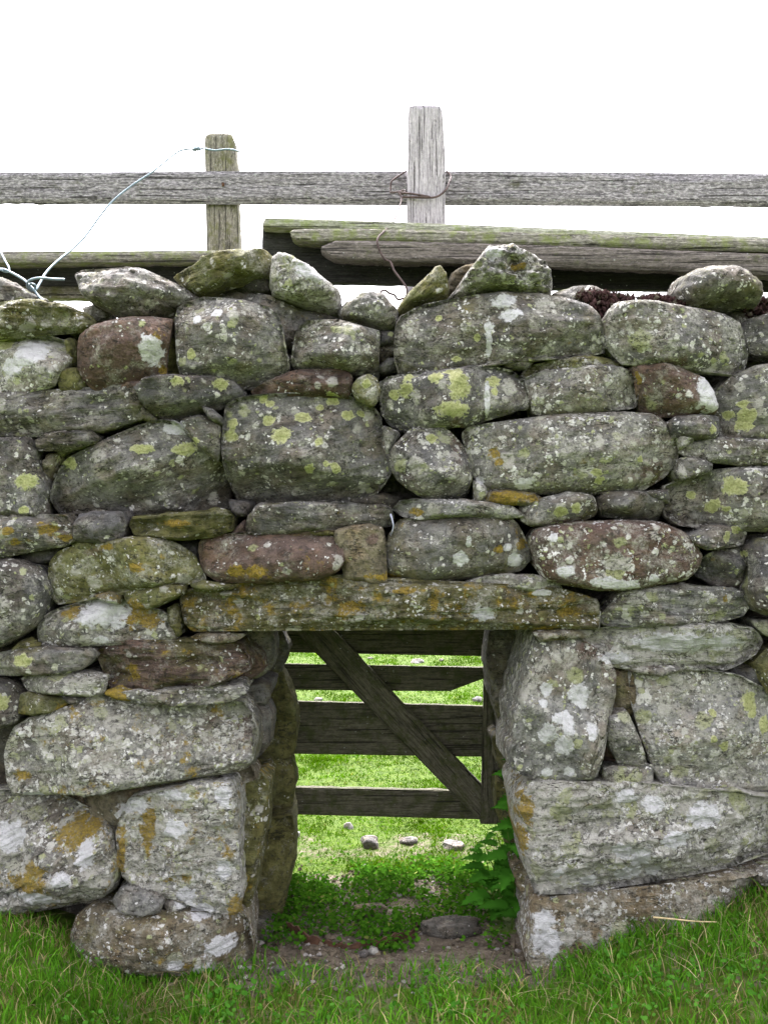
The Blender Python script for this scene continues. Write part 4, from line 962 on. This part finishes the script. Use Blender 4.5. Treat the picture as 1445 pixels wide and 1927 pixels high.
pr *= 1-.8*sstep(2.66, 2.80, Yp)
keep = rs_.rand(n) < pr; X, Yp, dn = X[keep], Yp[keep], dn[keep]; n = len(X)
cols = blade_cols(rs_, n, (.018, .066, .005), (.060, .155, .012), (.14, .17, .04), .04)
leaves('ground_cover', X, Yp, .004+.022*rs_.rand(n)*(1+np.clip(dn, 0, 1)), rs_.uniform(.0025, .0062, n), cols, 6)

n = 2600
X = rs_.uniform(-.95, .95, n); Yp = rs_.uniform(1.8, 2.14, n); k = rs_.rand(n) < sstep(.05, .4, n2(X*6, Yp*6, 55, 3))*.8; X, Yp = X[k], Yp[k]; n = len(X)
cols = blade_cols(rs_, n, (.03, .11, .01), (.09, .24, .03), (.2, .2, .06), .03)
leaves('clover', X, Yp, .012+.02*rs_.rand(n), rs_.uniform(.003, .0065, n), cols, 16)

# ------------------------------------------------------------------ nettles
def leaf_mesh(base, d, up, L, Wd, col):
    d = Vector(d).normalized(); up = Vector(up).normalized(); s = d.cross(up).normalized(); up = s.cross(d)
    n_ = 7; V = []; Fc = []; cc = []
    for i in range(n_*2+1):
        t = i/(n_*2); w_ = Wd*.5*(math.sin(math.pi*min(1, t**.62)))**.8*(1-.25*t)+.0003
        tooth = 1.0 if i % 2 == 0 else .60
        c = Vector(base)+d*(L*t)-up*(L*.28*t*t)
        for q in (-1, -.5, 0, .5, 1):
            ww = w_*q*(tooth if abs(q) == 1 else 1)
            V.append(tuple(c+s*ww+up*(abs(q)*w_*.28+(.0012 if abs(q) == .5 else 0)*math.sin(t*18))+d*(L*.03 if abs(q) == 1 and i % 2 == 0 else 0)))
            cc.append(tuple(x*(1.12 if q == 0 else 1) for x in col)+(1,))
    for i in range(n_*2):
        for k in range(4): a_ = i*5+k; Fc.append((a_, a_+1, a_+6, a_+5))
    return V, Fc, cc
def nettle(lab, x, y, Y, hgt, seed, size=1):
    rg = random.Random(seed); base = px(x, y, Y); base.z = float(ground_z([base.x], [base.y])[0])-.005
    root = empty('nettle', base, lab, 'nettle', 'stinging nettles at the foot of the wall')
    top = base+Vector((rg.uniform(-.05, .0), rg.uniform(-.05, .0), hgt)); midp = (base+top)/2+Vector((.012, 0, 0))
    V, Fc = tube([base, midp, top], lambda t: .0022*(1-.5*t), 6, 4)
    link('stem', new_mesh('stem', V, Fc, M['leaf'], {'base': np.array([(.09, .16, .03, 1)]*len(V))}), root, tuple(base))
    k = max(3, int(hgt/.034))
    for i in range(k):
        t = .22+.78*i/(k-1); p = base.lerp(top, t)+Vector((.012*math.sin(t*3.1), 0, 0)); a0 = i*math.pi/2+rg.uniform(-.4, .4)+seed
        sz = size*(1.05-.55*abs(t-.5))*(.62 if i == k-1 else 1)
        for q in (0, math.pi):
            d = Vector((math.cos(a0+q), math.sin(a0+q), rg.uniform(.0, .35)))
            d.y = d.y*.8-.15
            L = .078*sz*rg.uniform(.85, 1.15); g = rg.uniform(.8, 1.25)
            V, Fc, cc = leaf_mesh(p+d.normalized()*.010, d, (0, -.35, 1), L, L*.72, (.042*g, .145*g, .014*g))
            link('leaf', new_mesh('leaf', V, Fc, M['leaf'], {'base': np.array(cc)}), root, tuple(p))
nettle('broad nettle with the lowest, largest leaves spreading into the gap', 945, 1715, 2.42, .20, 1, 1.0)
nettle('tall nettle climbing the right side of the gap', 975, 1715, 2.42, .42, 2, .95)
nettle('small nettle tucked against the right foot of the wall', 990, 1720, 2.36, .14, 3, .9)
nettle('leafy nettle leaning out into the gap, left of the taller one', 925, 1690, 2.44, .17, 5, 1.0)
nettle('bushy nettle between the tall one and the foot of the right jamb', 962, 1700, 2.38, .24, 6, 1.0)
nettle('thin young nettle behind the taller ones beside the gap', 958, 1660, 2.55, .20, 4, .85)

# ------------------------------------------------------------------ stones lying on the ground
def ground_stone(lab, x, y, wpx, hpx, cls, seed, grp, white=.5, moss=.05, dy=1.0, sink=.38):
    Y = CZ*F/(y+hpx*.4-CY); k = Y/F; zg = float(ground_z([(x-CX)*k], [Y])[0])
    Y = (CZ-zg)*F/(y+hpx*.4-CY); k = Y/F
    rx, rz = wpx*k/2, hpx*k/2*1.15
    V, Fc = lump((x-CX)*k, Y, zg+rz*(1-sink*2)*.5+.002, rx, rx*dy, rz, seed, 12)
    at = paint(V, Y, cls, moss, white, 0, 0, .3, seed, False)
    ob = link('loose_stone', new_mesh('loose_stone', V, Fc, M['stone'], {'rock': V+seed*.37, **at}), None, ((x-CX)*k, Y, zg))
    return tag(ob, lab, 'stone', grp)
g1 = 'stones lying in the grass beyond the gate'
ground_stone('round grey stone in the grass just beyond the gate', 697, 1583, 40, 24, 'g', 3, g1, .2)
ground_stone('flat pale stone between the round grey one and the angular one', 770, 1580, 34, 13, 'g', 4, g1, .3)
ground_stone('angular whitish stone in the grass nearest the gate post', 850, 1587, 42, 18, 'l', 5, g1, .4)
ground_stone('small grey stone below the middle of the lowest gate bar', 656, 1553, 18, 14, 'l', 6, g1, .4)
ground_stone('pale stone half hidden by the left side of the gap', 556, 1570, 20, 12, 'l', 7, g1, .8)
ground_stone('white stone far off, seen just under the top gate bar', 786, 1243, 26, 8, 'l', 8, g1, .4)
ground_stone('tiny white stone far off, right of the larger far one', 830, 1241, 9, 5, 'l', 9, g1, .4)
ground_stone('small white stone in the grass left of the diagonal brace', 600, 1316, 18, 9, 'l', 10, g1, .4)
ground_stone('pale rounded stone seen under the rotted bar end', 897, 1314, 24, 11, 'l', 11, g1, .2)
ground_stone('tiny grey stone far off beside the diagonal brace', 697, 1238, 10, 5, 'l', 12, g1, .6)
ground_stone('little pale stone in the short turf below the round grey one', 688, 1629, 12, 10, 'l', 13, g1, .5)
g2 = 'stones on the bare soil inside the gap'
ground_stone('flat dull slab lying in the gap on the right', 850, 1742, 108, 34, 'k', 21, g2, .0, .05, .45, .15)
ground_stone('slanting grey stone among the leaves in the middle of the gap', 695, 1710, 66, 26, 't', 22, g2, .1, .1, .5)
ground_stone('small pale stone at the front edge of the leaves', 702, 1788, 20, 16, 'l', 23, g2, .4)
ground_stone('small bluish stone beside the pale one', 684, 1794, 22, 12, 'd', 24, g2, .1)
ground_stone('bluish grey stone on the soil by the left base stone', 526, 1824, 26, 20, 'd', 25, g2, .1)
ground_stone('pale stone at the left of the rusty hoop', 578, 1734, 24, 14, 'l', 26, g2, .3)
ground_stone('small white stone left of the slanting grey one', 666, 1719, 18, 14, 'l', 27, g2, .3)
ground_stone('dark round stone against the right foot of the wall', 984, 1703, 40, 46, 'd', 28, g2, .02, .05, .8, .2)
ground_stone('small light stone on the soil near the left base stone', 612, 1808, 12, 9, 'l', 29, g2, .3)
ground_stone('dark brown clod in the turf in front of the gap', 810, 1893, 14, 20, 'b', 30, 'bits lying in the turf', 0)

rs2 = np.random.RandomState(77); V = []; Fc = []; tint = []
for _ in range(5200):
    x, y = rs2.uniform(-.34, .34), rs2.uniform(2.06, 2.8)
    if rs2.rand() > soil_mask([x], [y])[0]*(.35+.65*(n2([x*9], [y*9], 71, 3)[0] > -.1)): continue
    r = .0016+.0065*rs2.rand()**3; z = float(ground_z([x], [y])[0])+r*.3; b = len(V)
    for d in ((1,0,0),(-1,0,0),(0,1,0),(0,-1,0),(0,0,1),(0,0,-1),(.6,.6,.55),(-.6,.5,.5)):
        V.append((x+r*(d[0]+rs2.uniform(-.35, .35)), y+r*(d[1]+rs2.uniform(-.35, .35)), z+r*(d[2]*.8+rs2.uniform(-.2, .2))))
    for f in ((0,6,4),(0,2,6),(2,4,6),(2,7,4),(2,1,7),(1,4,7),(1,3,4),(3,0,4),(2,0,5),(1,2,5),(3,1,5),(0,3,5)): Fc.append(tuple(b+i for i in f))
    c = np.array((.115, .094, .068) if rs2.rand() < .82 else (.26, .24, .22))*rs2.uniform(.55, 1.35); tint += [tuple(c)+(1,)]*8
tag(link('soil_crumbs', new_mesh('soil_crumbs', V, Fc, M['moss'], {'base': np.array(tint)}, False)), kind='stuff')

# rusty hoop half buried in the gap
cx_, cy_ = (662-CX)*2.36/F, 2.40; V = []; Fc = []; nseg = 60
for i in range(nseg+1):
    t = R(-172)+R(195)*i/nseg; r_ = .155+.004*math.sin(i*.6)
    x, y = cx_+r_*math.cos(t), cy_+r_*.78*math.sin(t); z = float(ground_z([x], [y])[0])-.008+.008*math.sin(i*.21)
    ux, uy = math.cos(t), math.sin(t)
    for (dr, dz) in ((0, 0), (.004, 0), (.004, .026), (0, .026)): V.append((x+ux*dr, y+uy*dr, z+dz+(.003*math.sin(i*1.7) if dz else 0)))
for i in range(nseg):
    for k in range(4): Fc.append((i*4+k, i*4+(k+1) % 4, i*4+4+(k+1) % 4, i*4+4+k))
Fc += [(3, 2, 1, 0), tuple(nseg*4+k for k in range(4))]
ob = link('rusty_hoop', new_mesh('rusty_hoop', V, Fc, M['iron'], smooth=False), None, (cx_, cy_, 0))
tag(ob, 'rusty curved iron strip half buried among the leaves inside the gap', 'iron hoop')

# thicker dry stalks
def stalk(lab, pts, r, seed):
    q = []
    for x, y, Y, dz in pts:
        p = px(x, y, Y); q.append(p)
    V, Fc = tube(q, lambda t: r*(1-.4*t), 6, 5)
    ob = link('dry_stalk', new_mesh('dry_stalk', V, Fc, M['straw']), None, tuple(q[0])); tag(ob, lab, 'straw', 'dry stalks in the turf')
stalk('long pale stalk lying along the foot of the wall at the right', [(1228,1726,2.06,0),(1270,1730,2.06,0),(1310,1734,2.06,0),(1350,1735,2.06,0)], .0022, 1)
stalk('crooked yellow stalk sticking up at the right edge', [(1378,1822,2.0,0),(1395,1795,2.0,0),(1412,1775,2.0,0),(1424,1762,2.0,0)], .0026, 2)
stalk('thin bent stalk at the left edge of the turf', [(-5,1862,2.0,0),(20,1853,2.0,0),(35,1838,2.0,0),(50,1840,2.0,0)], .0018, 3)
